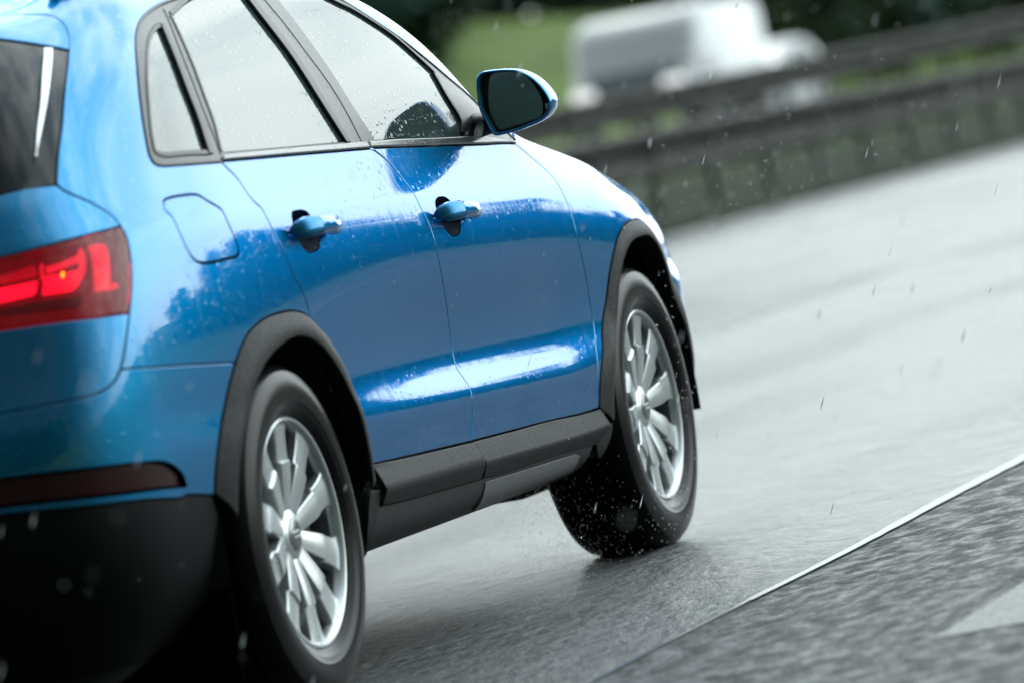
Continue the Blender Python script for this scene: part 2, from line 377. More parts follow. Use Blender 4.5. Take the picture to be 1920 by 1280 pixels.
DATA = json.loads('''{"curves":{"G1":[[9.16,16.45],[9.234,16.253],[9.447,15.61],[9.549,14.708],[9.631,14.114],[9.715,13.66],[9.777,12.535],[9.903,11.517],[10.057,10.7],[10.227,10.119],[10.305,9.678],[10.324,9.39]],"G2":[[12.941,16.698],[13.051,16.572],[13.285,15.885],[13.401,14.974],[13.453,13.917],[13.46,12.806],[13.523,11.711],[13.552,10.774],[13.607,9.97],[13.669,9.202],[13.689,8.486],[13.68,7.862],[13.66,7.046],[13.692,6.412],[13.702,5.888],[13.683,5.138],[13.658,4.078],[13.62,3.3]],"G3":[[17.282,16.748],[17.621,16.032],[17.934,15.045],[18.03,14.163],[18.025,12.768],[18.008,11.785],[18.0,10.767],[18.103,9.601],[18.167,8.632],[18.17,7.38],[17.923,6.048],[17.798,4.66],[17.725,3.246]],"beltlo_r":[[9.16,16.45],[10.174,16.495],[11.088,16.557],[12.009,16.614],[12.935,16.675]],"beltlo_f":[[12.941,16.698],[14.109,16.692],[15.347,16.702],[16.144,16.692],[17.282,16.748]],"beltup":[[9.258,16.683],[10.526,16.779],[12.337,16.917],[12.826,16.945],[13.695,16.988],[14.476,16.985],[16.18,17.025]],"dlo_back":[[9.154,16.427],[8.692,16.458],[8.278,16.504],[7.82,16.569],[7.358,16.66],[7.2,16.803],[7.147,17.081],[7.182,17.513],[7.288,18.189],[7.439,18.81],[7.741,19.573],[7.968,19.988],[8.277,20.364],[8.714,20.692],[9.451,21.065],[10.157,21.28],[11.436,21.627],[12.775,21.858],[13.548,21.913],[13.979,21.458],[14.321,21.0]],"dlo_top":[[14.321,21.0],[14.693,20.559],[15.12,20.178],[15.549,19.655],[15.929,19.192],[16.341,18.853],[16.663,18.331],[17.098,17.679],[17.401,17.042]],"apil":[[14.856,21.65],[15.418,21.309],[15.935,21.101],[16.285,20.427],[16.482,19.749]],"clam_top":[[5.508,24.361],[4.884,22.849],[5.252,22.404],[5.67,21.961],[5.858,21.61],[5.925,21.189],[5.903,20.788],[5.722,20.248]],"clam_up":[[5.722,20.248],[5.499,19.776],[5.299,19.342],[5.104,18.828],[4.951,18.331],[4.817,17.935],[4.681,17.499],[4.5,16.645]],"clam_mid":[[4.5,16.645],[4.61,16.365],[4.795,16.035],[5.122,15.513],[5.472,14.554],[5.568,13.606]],"clam_lamp":[[5.568,13.606],[5.619,12.905],[5.602,12.33],[5.527,11.684],[5.387,11.004],[5.224,10.419]],"clam_low":[[5.224,10.419],[5.07,9.806],[4.915,9.17],[4.828,8.866]],"clam_bot":[[4.828,8.866],[4.731,8.63],[4.59,8.438],[4.381,8.286],[4.084,8.221],[3.516,8.22],[3.015,8.215],[2.237,8.209],[1.094,8.226]],"lamp_top":[[5.568,13.606],[4.843,13.37],[4.051,13.143],[3.136,12.915],[2.353,12.685],[1.911,12.492]],"lamp_bot":[[5.224,10.419],[4.574,10.46],[3.689,10.556],[2.933,10.604],[2.237,10.673],[1.832,10.72]],"seam":[[4.828,8.866],[5.533,8.778],[6.488,8.701],[7.412,8.617],[7.989,8.569]],"sp_low":[[5.722,20.248],[5.004,20.676],[4.19,21.246],[3.088,23.675],[1.8,25.35]],"gl_low":[[4.5,16.645],[3.965,16.719],[3.442,16.649],[2.099,16.709],[0.93,16.787]],"silv_a":[[5.004,20.467],[4.771,19.71],[4.556,18.872],[4.375,18.236],[4.232,17.566]],"silv_b":[[5.204,20.405],[4.961,19.664],[4.686,18.844],[4.457,18.218],[4.232,17.566]],"arch_ro":[[6.852,3.609],[6.974,4.454],[7.259,5.997],[7.639,7.458],[7.965,8.402],[8.26,8.964],[8.561,9.327],[9.057,9.611],[9.428,9.686],[9.813,9.704],[10.163,9.584],[10.327,9.418],[10.669,8.916],[10.929,8.271],[11.062,7.496],[11.091,6.468],[11.101,5.187],[11.164,3.872],[11.181,3.203]],"arch_ri":[[7.254,2.81],[7.342,3.608],[7.551,5.01],[7.963,6.863],[8.379,7.935],[8.78,8.526],[9.304,8.893],[9.784,8.999],[10.251,8.738],[10.576,8.187],[10.785,7.414],[10.863,6.562],[10.917,5.066],[11.001,3.635],[11.035,2.714]],"arch_fo":[[17.745,3.215],[17.913,4.734],[18.271,6.421],[18.695,8.088],[19.011,9.265],[19.407,10.37],[19.836,10.918],[20.415,11.052],[21.23,10.65]],"arch_fi":[[18.178,2.517],[18.202,3.589],[18.418,5.336],[18.867,7.185],[19.123,8.677],[19.427,9.605],[19.785,10.102],[20.259,10.122],[20.832,9.53]],"clad_top_r":[[11.206,3.451],[11.982,3.387],[12.739,3.341],[13.593,3.31]],"clad_top_f":[[13.621,3.32],[14.715,3.333],[16.08,3.36],[17.725,3.246]],"clad_edge_r":[[11.285,2.642],[12.202,2.605],[12.974,2.568],[13.696,2.58]],"clad_edge_f":[[13.738,2.566],[15.016,2.545],[16.443,2.5],[17.853,2.482]],"clad_bot_r":[[11.254,2.183],[11.952,2.113],[12.847,2.08],[13.664,2.05]],"clad_bot_f":[[13.72,2.061],[14.714,2.005],[16.091,2.02],[17.086,1.977],[17.519,1.919]],"clam_tip":[[5.722,20.248],[5.903,20.788],[5.925,21.189],[5.858,21.61],[5.67,21.961],[5.252,22.404],[4.884,22.849]],"sill_l":[[11.285,2.642],[11.254,2.183],[11.201,1.82],[11.158,1.404],[11.75,0.5]],"end_l":[[11.047,2.695],[11.0,2.24],[10.993,1.538],[11.7,0.5]],"end_f":[[17.744,3.194],[17.887,2.721],[18.162,2.42],[18.138,2.033],[18.06,1.745],[17.874,1.367],[17.568,1.883],[17.701,2.197],[17.83,2.491]],"cp_gap":[[9.504,20.876],[9.268,19.48],[9.212,18.292],[9.24,17.319],[9.233,16.707]],"qg_r2":[[9.203,20.372],[9.105,19.562],[9.038,18.689],[9.067,17.828],[9.005,16.756]],"rg_l0":[[9.537,20.565],[9.438,19.585],[9.358,18.454],[9.346,17.711],[9.225,16.792]],"fuel":[[7.057,15.053],[7.178,15.17],[7.697,15.229],[8.116,15.117],[8.311,14.69],[8.518,14.128],[8.582,13.816],[8.615,12.815],[8.68,12.066],[8.685,11.604],[8.61,11.439],[8.429,11.404],[7.596,11.397],[7.388,11.522],[7.273,11.793],[7.16,12.655],[7.102,13.828],[6.993,14.463],[7.057,15.053]],"bumplow":[[6.847,3.558],[6.02,3.702],[5.93,3.648],[4.214,3.92],[2.643,4.246],[1.897,4.367],[1.023,4.519]],"refl_top":[[6.063,4.023],[6.025,4.361],[5.829,4.749],[5.516,5.032],[4.904,5.173],[3.599,5.458],[2.709,5.647],[1.944,5.801]],"refl_bot":[[6.063,4.023],[4.708,4.135],[3.528,4.374],[2.658,4.529],[1.907,4.657]],"qg_l":[[8.88,16.774],[8.233,16.874],[7.48,16.994],[7.334,17.165],[7.352,17.528],[7.504,18.22],[7.759,18.954],[8.112,19.586],[8.481,20.028],[8.857,20.296],[9.07,20.366]],"qg_r":[[9.07,20.366],[8.966,19.571],[8.903,18.698],[8.922,17.84],[8.88,16.774]],"rg_l":[[9.626,20.595],[9.523,19.61],[9.436,18.476],[9.421,17.736],[9.315,16.824]],"rg_b":[[9.315,16.824],[10.554,16.881],[11.854,16.972],[12.439,17.011]],"rg_r":[[12.439,17.011],[12.283,18.167],[12.162,19.243],[12.055,20.119],[11.981,20.913],[12.063,21.684]],"rg_t":[[12.063,21.684],[11.325,21.428],[10.589,21.183],[9.626,20.595]],"fg_l":[[13.105,21.853],[12.824,20.97],[12.864,19.877],[12.938,18.936],[12.999,18.091],[13.167,17.021]],"fg_b":[[13.167,17.021],[13.706,17.025],[14.487,17.022],[15.594,17.024]],"fg_r":[[15.594,17.024],[15.695,17.468],[15.683,17.706],[15.558,18.26],[15.54,19.052]],"fg_t":[[15.54,19.052],[15.38,19.397],[15.016,20.074],[14.571,20.522],[14.333,20.749],[14.034,20.99],[13.712,21.575],[13.105,21.853]],"bp_seal":[[12.116,21.766],[11.981,20.913],[12.162,19.243],[12.283,18.167],[12.447,16.951]],"bp_seal2":[[12.285,21.744],[12.151,20.899],[12.307,19.239],[12.406,18.162],[12.546,16.944]],"bp_gap":[[12.596,21.805],[12.444,20.922],[12.522,20.074],[12.608,19.335],[12.723,18.565],[12.831,16.965]],"mirfoot":[[15.378,16.913],[15.637,17.304],[16.0,17.748],[16.406,17.665],[16.705,17.201],[16.602,16.905]],"arch_fo_full":[[17.745,3.215],[17.913,4.734],[18.271,6.421],[18.695,8.088],[19.011,9.265],[19.407,10.37],[19.836,10.918],[20.306,11.05],[20.799,10.907],[21.285,10.257],[21.763,8.77],[22.169,6.876],[22.744,4.92],[23.226,3.734],[23.499,2.544]],"arch_fi_full":[[18.178,2.517],[18.202,3.589],[18.418,5.336],[18.867,7.185],[19.123,8.677],[19.427,9.605],[19.785,10.102],[20.233,10.194],[20.701,10.023],[21.101,9.372],[21.455,8.081],[21.764,6.098],[22.342,4.248],[22.639,2.928],[22.679,1.931]]},"mirror":[[-0.8741,1.1552],[-0.8795,1.17],[-0.8911,1.1776],[-0.909,1.178],[-0.9426,1.175],[-0.9693,1.169],[-0.9865,1.1596],[-1.004,1.1457],[-1.0193,1.1268],[-1.0306,1.1066],[-1.0362,1.0899],[-1.0356,1.0804],[-1.0319,1.069],[-1.0209,1.0564],[-1.0064,1.0484],[-0.992,1.0438],[-0.9534,1.0362],[-0.9037,1.0324],[-0.8913,1.0364],[-0.8858,1.0465],[-0.8773,1.0712],[-0.8708,1.0958],[-0.8707,1.1231]],"mglass":[[-0.8972,1.1499],[-0.9024,1.1635],[-0.9138,1.1699],[-0.9414,1.1686],[-0.9735,1.1604],[-0.9931,1.1448],[-1.0067,1.1201],[-1.0146,1.0974],[-1.0139,1.0722],[-1.0042,1.0564],[-0.9748,1.0495],[-0.9175,1.0445],[-0.9036,1.0451],[-0.895,1.0557],[-0.887,1.0838],[-0.8895,1.1198]],"lamp":{"brake":[[3.78,11.986],[4.128,11.952],[4.475,11.977],[4.402,11.525],[4.308,11.412],[4.039,11.416],[3.677,11.451],[3.725,11.693]],"ribs":[[3.87,12.341],[4.164,12.39],[4.535,12.573],[4.521,12.311],[4.179,12.198],[3.863,12.123]],"bar":[[4.571,12.785],[4.614,12.792],[4.641,12.506],[4.615,12.097],[4.541,11.796],[4.458,11.638],[4.47,11.871],[4.543,12.323]],"left":[[2.638,11.764],[3.047,11.862],[3.648,11.89],[3.583,11.577],[3.494,11.495],[3.297,11.484],[3.009,11.451],[2.613,11.421]],"leftup":[[2.676,12.295],[3.088,12.314],[3.512,12.453],[3.645,12.505],[3.679,12.155],[3.388,12.098],[3.068,12.087],[2.658,12.034]],"outer":[[4.852,12.939],[5.159,12.844],[5.217,12.54],[5.194,12.118],[5.14,11.682],[5.058,11.223],[4.745,11.24],[4.789,11.605],[4.833,11.953],[4.873,12.51]],"foot":[[5.096,11.369],[5.23,11.371],[5.295,11.203],[5.065,11.191]],"tick":[[3.757,12.432],[3.819,12.472],[3.771,11.989],[3.71,11.868]],"reverse":[[2.601,11.259],[2.991,11.258],[3.772,11.252],[4.35,11.215],[4.399,11.14],[4.365,10.957],[4.299,10.902],[3.699,10.961],[2.972,11.042],[2.585,11.042]],"bulb":[[4.094,11.946],[4.121,11.973],[4.122,11.848],[4.095,11.771],[4.085,11.843]]},"cup":{"rear":[[10.416,12.775],[10.475,13.082],[10.579,13.153],[10.713,13.158],[10.813,13.034],[10.865,12.674],[10.903,12.185],[10.944,11.831],[10.878,11.539],[10.804,11.347],[10.686,11.276],[10.554,11.278],[10.469,11.397],[10.415,11.611],[10.368,12.16]],"front":[[13.859,12.762],[13.926,13.106],[14.039,13.307],[14.151,13.305],[14.239,13.126],[14.281,12.754],[14.314,12.203],[14.34,11.889],[14.297,11.603],[14.225,11.387],[14.123,11.303],[14.022,11.297],[13.944,11.405],[13.883,11.596],[13.835,12.142]]},"handle":{"rear":[10.665,12.012],"front":[14.112,12.125]}}''')
CV = DATA['curves']
_us = np.linspace(0, UMAX, 600); _p = S(_us, np.full(600, 10.)); _A = np.concatenate([[0], np.cumsum(np.linalg.norm(np.diff(_p, axis=0), axis=1))])
_vs = np.linspace(0, VMAX, 600); _p = S(np.full(600, 12.), _vs); _B = np.concatenate([[0], np.cumsum(np.linalg.norm(np.diff(_p, axis=0), axis=1))])
def uv2ab(P): P = np.asarray(P, float); return np.stack([np.interp(P[..., 0], _us, _A), np.interp(P[..., 1], _vs, _B)], -1)
def ab2uv(P): P = np.asarray(P, float); return np.stack([np.interp(P[..., 0], _A, _us), np.interp(P[..., 1], _B, _vs)], -1)
def smooth_curve(P, n=10):
    P = np.asarray(P, float)
    if len(P) < 3: return P
    Q = np.concatenate([[2*P[0]-P[1]], P, [2*P[-1]-P[-2]]]); out = []
    for i in range(1, len(Q)-2):
        p0, p1, p2, p3 = Q[i-1], Q[i], Q[i+1], Q[i+2]
        def tj(ti, a, b): return ti+max(np.linalg.norm(b-a), 1e-5)**.5
        t0 = 0; t1 = tj(t0, p0, p1); t2 = tj(t1, p1, p2); t3 = tj(t2, p2, p3)
        for t in np.linspace(t1, t2, n, endpoint=False):
            A1 = (t1-t)/(t1-t0)*p0+(t-t0)/(t1-t0)*p1; A2 = (t2-t)/(t2-t1)*p1+(t-t1)/(t2-t1)*p2; A3 = (t3-t)/(t3-t2)*p2+(t-t2)/(t3-t2)*p3
            B1 = (t2-t)/(t2-t0)*A1+(t-t0)/(t2-t0)*A2; B2 = (t3-t)/(t3-t1)*A2+(t-t1)/(t3-t1)*A3
            out.append((t2-t)/(t2-t1)*B1+(t-t1)/(t2-t1)*B2)
    out.append(P[-1]); return np.array(out)
def path(*items, closed=True, step=.012):
    """names of traced curves ('-name' reversed) or lists of (u, v) points, joined and resampled in the flat (a, b) chart"""
    pts = []
    for it in items:
        if isinstance(it, str):
            rev = it[0] == '-'; nm = it.lstrip('-'); sl = None
            c_ = smooth_curve(uv2ab(CV[nm]))
            if rev: c_ = c_[::-1]
        else: c_ = uv2ab(it)
        pts.append(c_)
    P = np.concatenate(pts)
    keep = [0]
    for i in range(1, len(P)):
        if np.linalg.norm(P[i]-P[keep[-1]]) > .0015: keep.append(i)
    P = P[keep]
    if closed and np.linalg.norm(P[0]-P[-1]) < .003: P = P[:-1]
    out = []
    m = len(P)
    for i in range(m if closed else m-1):
        a, b = P[i], P[(i+1) % m]; k = max(1, int(np.ceil(np.linalg.norm(b-a)/step)))
        for j in range(k): out.append(a+(b-a)*j/k)
    if not closed: out.append(P[-1])
    P = np.array(out)
    if closed:
        ar = .5*np.sum(P[:, 0]*np.roll(P[:, 1], -1)-np.roll(P[:, 0], -1)*P[:, 1])
        if ar < 0: P = P[::-1]
    return P
def inset(P, dd):
    """move a counter-clockwise ring inwards by dd (metres)"""
    e = np.roll(P, -1, 0)-P; e /= np.linalg.norm(e, axis=1)[:, None]+1e-9
    n = np.stack([-e[:, 1], e[:, 0]], 1); n0 = np.roll(n, 1, 0); b = n+n0; k = 1+np.sum(n*n0, 1); b = b/np.maximum(k, .35)[:, None]
    Q = P+b*dd
    z = P[:, 0] < 2e-3; Q[z, 0] = P[z, 0]
    return Q
def inside(P, Q):
    x, y = Q[:, 0], Q[:, 1]; res = np.zeros(len(Q), bool); j = len(P)-1
    for i in range(len(P)):
        xi, yi, xj, yj = P[i][0], P[i][1], P[j][0], P[j][1]
        if yi != yj: res ^= ((yi > y) != (yj > y)) & (x < (xj-xi)*(y-yi)/(yj-yi)+xi)
        j = i
    return res
def surf(P, off=0.):
    """points and normals of the body skin (plus an offset, constant or a function of (a, b))"""
    P = np.asarray(P, float)
    def pt(Q):
        uv = ab2uv(Q); p = S(uv[:, 0], uv[:, 1]); n = Nrm(uv[:, 0], uv[:, 1])
        o = off(Q) if callable(off) else off
        return p+n*(o[:, None] if np.ndim(o) else o), n
    p, n = pt(P)
    if callable(off):
        h = .0015
        pa, _ = pt(P+[h, 0]); pm, _ = pt(P-[h, 0]); pb, _ = pt(P+[0, h]); pn, _ = pt(P-[0, h])
        m = np.cross(pa-pm, pb-pn); l_ = np.linalg.norm(m, axis=1)
        ok = l_ > 1e-9; n = n.copy(); n[ok] = m[ok]/l_[ok][:, None]
    return p, n
def patch(name, P, m, parent, off=0., gap=.0016, rr=.0022, depth=.012, holes=(), step=.02, sym=False, mirror=False, drop=.7):
    base = inset(P, gap+rr); loops = [(P, base, 1)]
    for H in holes: loops.append((H, inset(H, -(.0005+rr)), -1))
    V2 = []; E = []
    for _, q, s in loops:
        b = len(V2); V2 += [Vector(p) for p in q]; n = len(q)
        E += [(b+i, b+(i+1) % n) for i in range(n)]
    mn, mxx = base.min(0), base.max(0)
    gx = np.arange(mn[0], mxx[0], step); gy = np.arange(mn[1], mxx[1], step*.866)
    G = np.array([(x+(step/2 if j % 2 else 0), y) for j, y in enumerate(gy) for x in gx])
    if len(G):
        k = inside(inset(P, gap+rr+step*.45), G)
        for H in holes: k &= ~inside(inset(H, -(rr+step*.45)), G)
        V2 += [Vector(p) for p in G[k]]
    vo, eo, fo, ov, oe, of = geometry.delaunay_2d_cdt(V2, E, [], 0, 1e-6)
    X = np.array([v[:] for v in vo]); T = np.array([f for f in fo if len(f) == 3])
    cen = X[T].mean(1); k = inside(base, cen)
    for _, q, s in loops[1:]: k &= ~inside(q, cen)
    T = T[k]
    # orientation
    a2 = (X[T[:, 1]]-X[T[:, 0]]); b2 = (X[T[:, 2]]-X[T[:, 0]]); cr_ = a2[:, 0]*b2[:, 1]-a2[:, 1]*b2[:, 0]
    T[cr_ < 0] = T[cr_ < 0][:, ::-1]
    p, n = surf(X, off); V = list(p); NN = list(n); Fc = [tuple(t) for t in T]
    lookup = {}
    for i, src in enumerate(ov):
        for s_ in src: lookup[s_] = i
    b0 = 0
    for P0, q, s in loops:
        cnt = len(q); idx = [lookup.get(b0+i, None) for i in range(cnt)]; b0 += cnt
        outer = inset(P0, gap) if s > 0 else inset(P0, -.0005)
        pi_, ni_ = surf(q, off); po, no = surf(outer, off)
        lat = po-pi_; lat -= (lat*no).sum(1)[:, None]*no; lat /= np.linalg.norm(lat, axis=1)[:, None]+1e-9
        r1 = po-no*(rr*drop); n1 = no*.6+lat*.8; n1 /= np.linalg.norm(n1, axis=1)[:, None]
        r2 = po-no*depth
        i1 = len(V); V += list(r1); NN += list(n1); i2 = len(V); V += list(r1); NN += list(lat); i3 = len(V); V += list(r2); NN += list(lat)
        for i in range(cnt):
            j = (i+1) % cnt
            if sym and q[i][0] < 2e-3 and q[j][0] < 2e-3: continue
            a_, b_2 = idx[i], idx[j]
            if a_ is None or b_2 is None: continue
            f1 = (a_, i1+i, i1+j, b_2); f2 = (i2+i, i3+i, i3+j, i2+j)
            if s < 0: pass
            Fc += [f1, f2]
    if sym:
        m0 = len(V); V += [np.array([v[0], -v[1], v[2]]) for v in V[:m0]]; NN += [np.array([v[0], -v[1], v[2]]) for v in NN[:m0]]
        Fc += [tuple(i+m0 for i in f[::-1]) for f in Fc]
    o = meshobj(name, V, Fc, m, parent, normals=NN)
    if mirror:
        # the twin on the far side: same shape with y flipped
        V2_ = [(v[0], -v[1], v[2]) for v in V]; N2_ = [(v[0], -v[1], v[2]) for v in NN]
        meshobj(name, V2_, [f[::-1] for f in Fc], m, parent, normals=N2_)
    return o

car = empty('car', (0, 0, 0))
tag(car, 'blue compact SUV driving away through rain, closest vehicle on the wet road', 'car')


# -- shared outline bits
def cuv(nm, n=None): return [tuple(x) for x in ab2uv(smooth_curve(uv2ab(CV[nm][:n] if n else CV[nm])))]
DLO = path('dlo_back', 'dlo_top', '-beltlo_f', '-beltlo_r')
RA = smooth_curve(uv2ab(CV['arch_ro'])); FA = smooth_curve(uv2ab(CV['arch_fo_full']))
def uvl(c_): return [tuple(x) for x in ab2uv(c_)]
def near(P, nm, e): return int(np.argmin(np.linalg.norm(P-uv2ab([CV[nm][e]])[0], axis=1)))
k_ = near(RA, 'G1', -1); k2_ = near(RA, 'seam', -1); k3_ = near(RA, 'clad_top_r', 0); k4_ = near(FA, 'G3', -1)
arch_seam_to_G1 = uvl(RA[k2_:k_+1]); arch_G1_to_sill = uvl(RA[k_:k3_+1]); arch_low_to_seam = uvl(RA[:k2_+1])
arch_front = uvl(FA[k4_:])
rv = lambda L_: L_[::-1]
DITCH = [(7, 22.8), (10, 22.8), (13, 22.75), (14.6, 22.7)]
SCREEN = [(14.8, 22.68), (15.6, 22.45), (16.6, 22.0), (17.2, 21.0), (17.5, 19.6), (17.7, 18.2)]
FTOP = [(17.9, 18.1), (19.5, 18.3), (21, 18.2), (22.5, 17.8), (24, 17.3), (25.2, 17.3)]
# -- painted panels
FUEL = path('fuel')
side_frame = path('-clam_low', '-clam_lamp', '-clam_mid', '-clam_up', 'clam_tip', DITCH, SCREEN[:-1], [(17.55, 18.4)], '-dlo_top', '-dlo_back', 'G1', rv(arch_seam_to_G1), '-seam')
patch('quarter_panel', side_frame, paint, car, holes=[FUEL], mirror=True)
patch('fuel_flap', FUEL, paint, car, gap=.0024, rr=.002)
CUP = {k: path([tuple(p) for p in smooth_curve(np.array(v+[v[0]]))], step=.006) for k, v in DATA['cup'].items()}
dr = patch('rear_door', path('beltlo_r', 'G2', '-clad_top_r', rv(arch_G1_to_sill), '-G1'), paint, car, holes=[CUP['rear']], mirror=True)
df = patch('front_door', path('beltlo_f', 'G3', '-clad_top_f', '-G2'), paint, car, holes=[CUP['front']], mirror=True)
patch('front_fender', path('-G3', FTOP, [(25, 15), (25, 9), (25, 4)], rv(arch_front)), paint, car, mirror=True)
patch('front_bumper', path([(25, 3.2), (25, 9), (25, 15), (25.2, 17.3), (UMAX, 17.3), (UMAX, 2), (24.6, 2), (24.4, 3)]), paint, car, step=.04, mirror=True)
patch('bonnet', path(FTOP, [(UMAX, 17.3), (UMAX, VMAX), (18.2, VMAX), (18.1, 20)]), paint, car, step=.035, mirror=True)
patch('roof', path([(0, 23.4), (1.5, 23.35), (3, 23.15), (4.88, 22.85)], DITCH, [(14.2, 24), (13.8, VMAX), (0, VMAX)]), paint, car, step=.035, sym=True)
patch('windscreen', path(SCREEN, [(18.1, 20), (18.2, VMAX), (13.8, VMAX), (14.2, 24), (14.6, 22.7)]), m_privacy, car, off=-.004, step=.04, sym=True)
patch('spoiler', path([tuple(x) for x in cuv('sp_low', 3)], [(2.8, 21.5), (1.2, 21.6), (0, 21.6), (0, 23.4), (1.5, 23.35), (3, 23.15), (4.88, 22.85)], '-clam_tip'), paint, car, sym=True)
tailgate = patch('tailgate', path([(0, 16.8), (.93, 16.79), (2.1, 16.71)], rv(cuv('gl_low', 3)), 'clam_mid', 'lamp_top', '-lamp_bot', 'clam_low', 'clam_bot', [(0, 8.23)]), paint, car, sym=True)
patch('rear_window', path([tuple(x) for x in cuv('sp_low', 3)], [(2.8, 21.5), (1.2, 21.6), (0, 21.6), (0, 16.8), (.93, 16.79), (2.1, 16.71)], rv(cuv('gl_low', 3)), '-clam_up'), m_gloss, car, off=-.003, sym=True)
patch('window_strip', path('silv_a', '-silv_b'), m_silver, car, off=.006, gap=0, rr=.002, depth=.01, step=.01)
REFL = path('refl_top', '-refl_bot')
bumper = patch('rear_bumper', path([(0, 8.23)], '-clam_bot', 'seam', rv(arch_low_to_seam), 'bumplow', [(0, 4.55)]), paint, car, holes=[REFL], sym=True)
m_redd = mat('dark_red_reflector', (.035, .002, .004), .2)
patch('reflector', REFL, m_redd, car, off=-.010, gap=.001, step=.015)
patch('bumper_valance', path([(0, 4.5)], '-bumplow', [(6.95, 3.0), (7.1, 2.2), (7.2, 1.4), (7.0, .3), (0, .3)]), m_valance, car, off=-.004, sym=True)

# -- grey plastic cladding round the arches and along the sills
def lipoff(Q0, Q1, hi):
    """rounded lip: rises from the outer edge to the inner edge"""
    A0 = Q0; 
    def f(Q):
        d0 = np.min(np.linalg.norm(Q[:, None]-Q0[None], axis=2), 1); d1 = np.min(np.linalg.norm(Q[:, None]-Q1[None], axis=2), 1)
        t = d0/(d0+d1+1e-6); return .002+hi*np.sin(np.clip(t, 0, 1)*pi*.62)
    return f
for o_, i_ in (('arch_ro', 'arch_ri'), ('arch_fo_full', 'arch_fi_full')):
    A_ = path(o_, closed=False); B_ = path(i_, closed=False)
    patch('arch_cladding', path(o_, '-'+i_), m_plastic, car, off=lipoff(A_, B_, .016 if o_ == 'arch_ro' else .011), gap=.001, rr=.003, depth=.05, step=.012, mirror=True)
def cladoff(bt, be, bb, h, e):
    def f(Q):
        return np.interp(Q[:, 1], [bb-.02, be-.006, be+.004, bt], [e, h*.93, h, .003])
    return f
def bof(nm): return uv2ab(CV[nm])[:, 1].mean()
patch('door_cladding', path('clad_top_r', [(13.62, 3.32)], [(13.7, 2.58), (13.72, 2.06)], '-clad_bot_r', [(11.25, 2.18), (11.28, 2.64)]), m_plastic, dr, off=cladoff(bof('clad_top_r'), bof('clad_edge_r'), bof('clad_bot_r'), .024, .006), step=.012)
patch('door_cladding', path('clad_top_f', [(17.85, 2.48), (17.6, 1.95)], '-clad_bot_f', [(13.72, 2.06), (13.7, 2.58)]), m_plastic, df, off=cladoff(bof('clad_top_f'), bof('clad_edge_f'), bof('clad_bot_f'), .024, .006), step=.012)
patch('sill_end', path('end_f'), m_plastic, car, off=.010, step=.012, depth=.03)
patch('sill_end', path('end_l', [tuple(CV['sill_l'][-1])], '-sill_l'), m_plastic, car, off=.010, step=.012, depth=.03)
m_sill = mat('sill_plastic', (.014, .014, .015), .5); drops(m_sill, 75, .4, .3, coat=False, streak=.25)
def silloff(Q): return np.interp(Q[:, 1], [0, uv2ab([(5, 1.2)])[0, 1], uv2ab([(5, 2.1)])[0, 1]], [.0, .0, .004])
patch('sill', path('sill_l', [(11.3, .1), (17.2, .1), (17.4, 1.2)], '-clad_bot_f', '-clad_bot_r'), m_sill, car, off=silloff, mirror=True, depth=.03)
m_plate = mat('pale_sill_plate', (.11, .11, .115), .35)
patch('sill_insert', path([(13.9, 1.95), (16.8, 1.86), (17.0, 1.75), (16.95, 1.2), (13.9, 1.02)], step=.01), m_plate, car, off=.0055, depth=.005, step=.015)

# -- side window frame, glass, seals
QG = path('qg_l', '-qg_r') ; RG = path('rg_l', 'rg_b', 'rg_r', 'rg_t'); FG = path('fg_l', 'fg_b', 'fg_r', 'fg_t')
patch('window_frame', DLO, m_trim, car, off=.0, holes=[QG, RG, FG], depth=.02, mirror=True)
for nm, P_, m_ in (('quarter_window', QG, m_glass), ('rear_side_window', RG, m_glass), ('front_side_window', FG, m_glass)):
    patch(nm, P_, m_, car, off=-.005, gap=-.004, rr=.001, depth=.004, mirror=True)
def strip(nm, c_, w, m, off=.003, parent=None, dpt=.006):
    Q = path(c_, closed=False, step=.01) if isinstance(c_, str) else c_
    t = np.gradient(Q, axis=0); t /= np.linalg.norm(t, axis=1)[:, None]; n = np.stack([-t[:, 1], t[:, 0]], 1)
    P = np.concatenate([Q+n*w[0], (Q+n*w[1])[::-1]])
    ar = .5*np.sum(P[:, 0]*np.roll(P[:, 1], -1)-np.roll(P[:, 0], -1)*P[:, 1])
    if ar < 0: P = P[::-1]
    return patch(nm, P, m, parent or car, off=off, gap=0, rr=.0015, depth=dpt, step=.01)
patch('window_seal', path('bp_seal', '-bp_seal2'), m_seal, car, off=.004, gap=0, rr=.002, depth=.01, step=.012)
patch('window_seal', path('qg_r', '-qg_r2'), m_seal, car, off=.004, gap=0, rr=.002, depth=.01, step=.012)
strip('pillar_gap', 'bp_gap', (-.002, .002), m_black, .0012)
strip('pillar_gap', 'cp_gap', (-.003, .003), m_black, .0012)
for c_ in ('rg_l', 'fg_r'): strip('window_seal', c_, (-.012, .001) if c_ == 'rg_l' else (-.001, .014), m_seal, .002)
strip('window_seal', 'fg_t', (-.013, .001), m_seal, .002); strip('window_seal', 'rg_t', (-.012, .001), m_seal, .002)
strip('window_seal', 'qg_l', (-.010, .001), m_seal, .002)
for a_, b_n in (('dlo_back', .006), ('dlo_top', .005)): strip('frame_edge', a_, (-b_n, .001), m_seal, .003)
m_belt = mat('belt_trim', (.10, .10, .105), .22, ior=1.9); drops(m_belt, 80, .25, .3, coat=False)
BU = path('beltup', closed=False)
ku = uv2ab([CV['beltlo_r'][-1]])[0, 0]+.004
bl = BU[BU[:, 0] < ku-.002]; br = BU[BU[:, 0] > ku+.002]
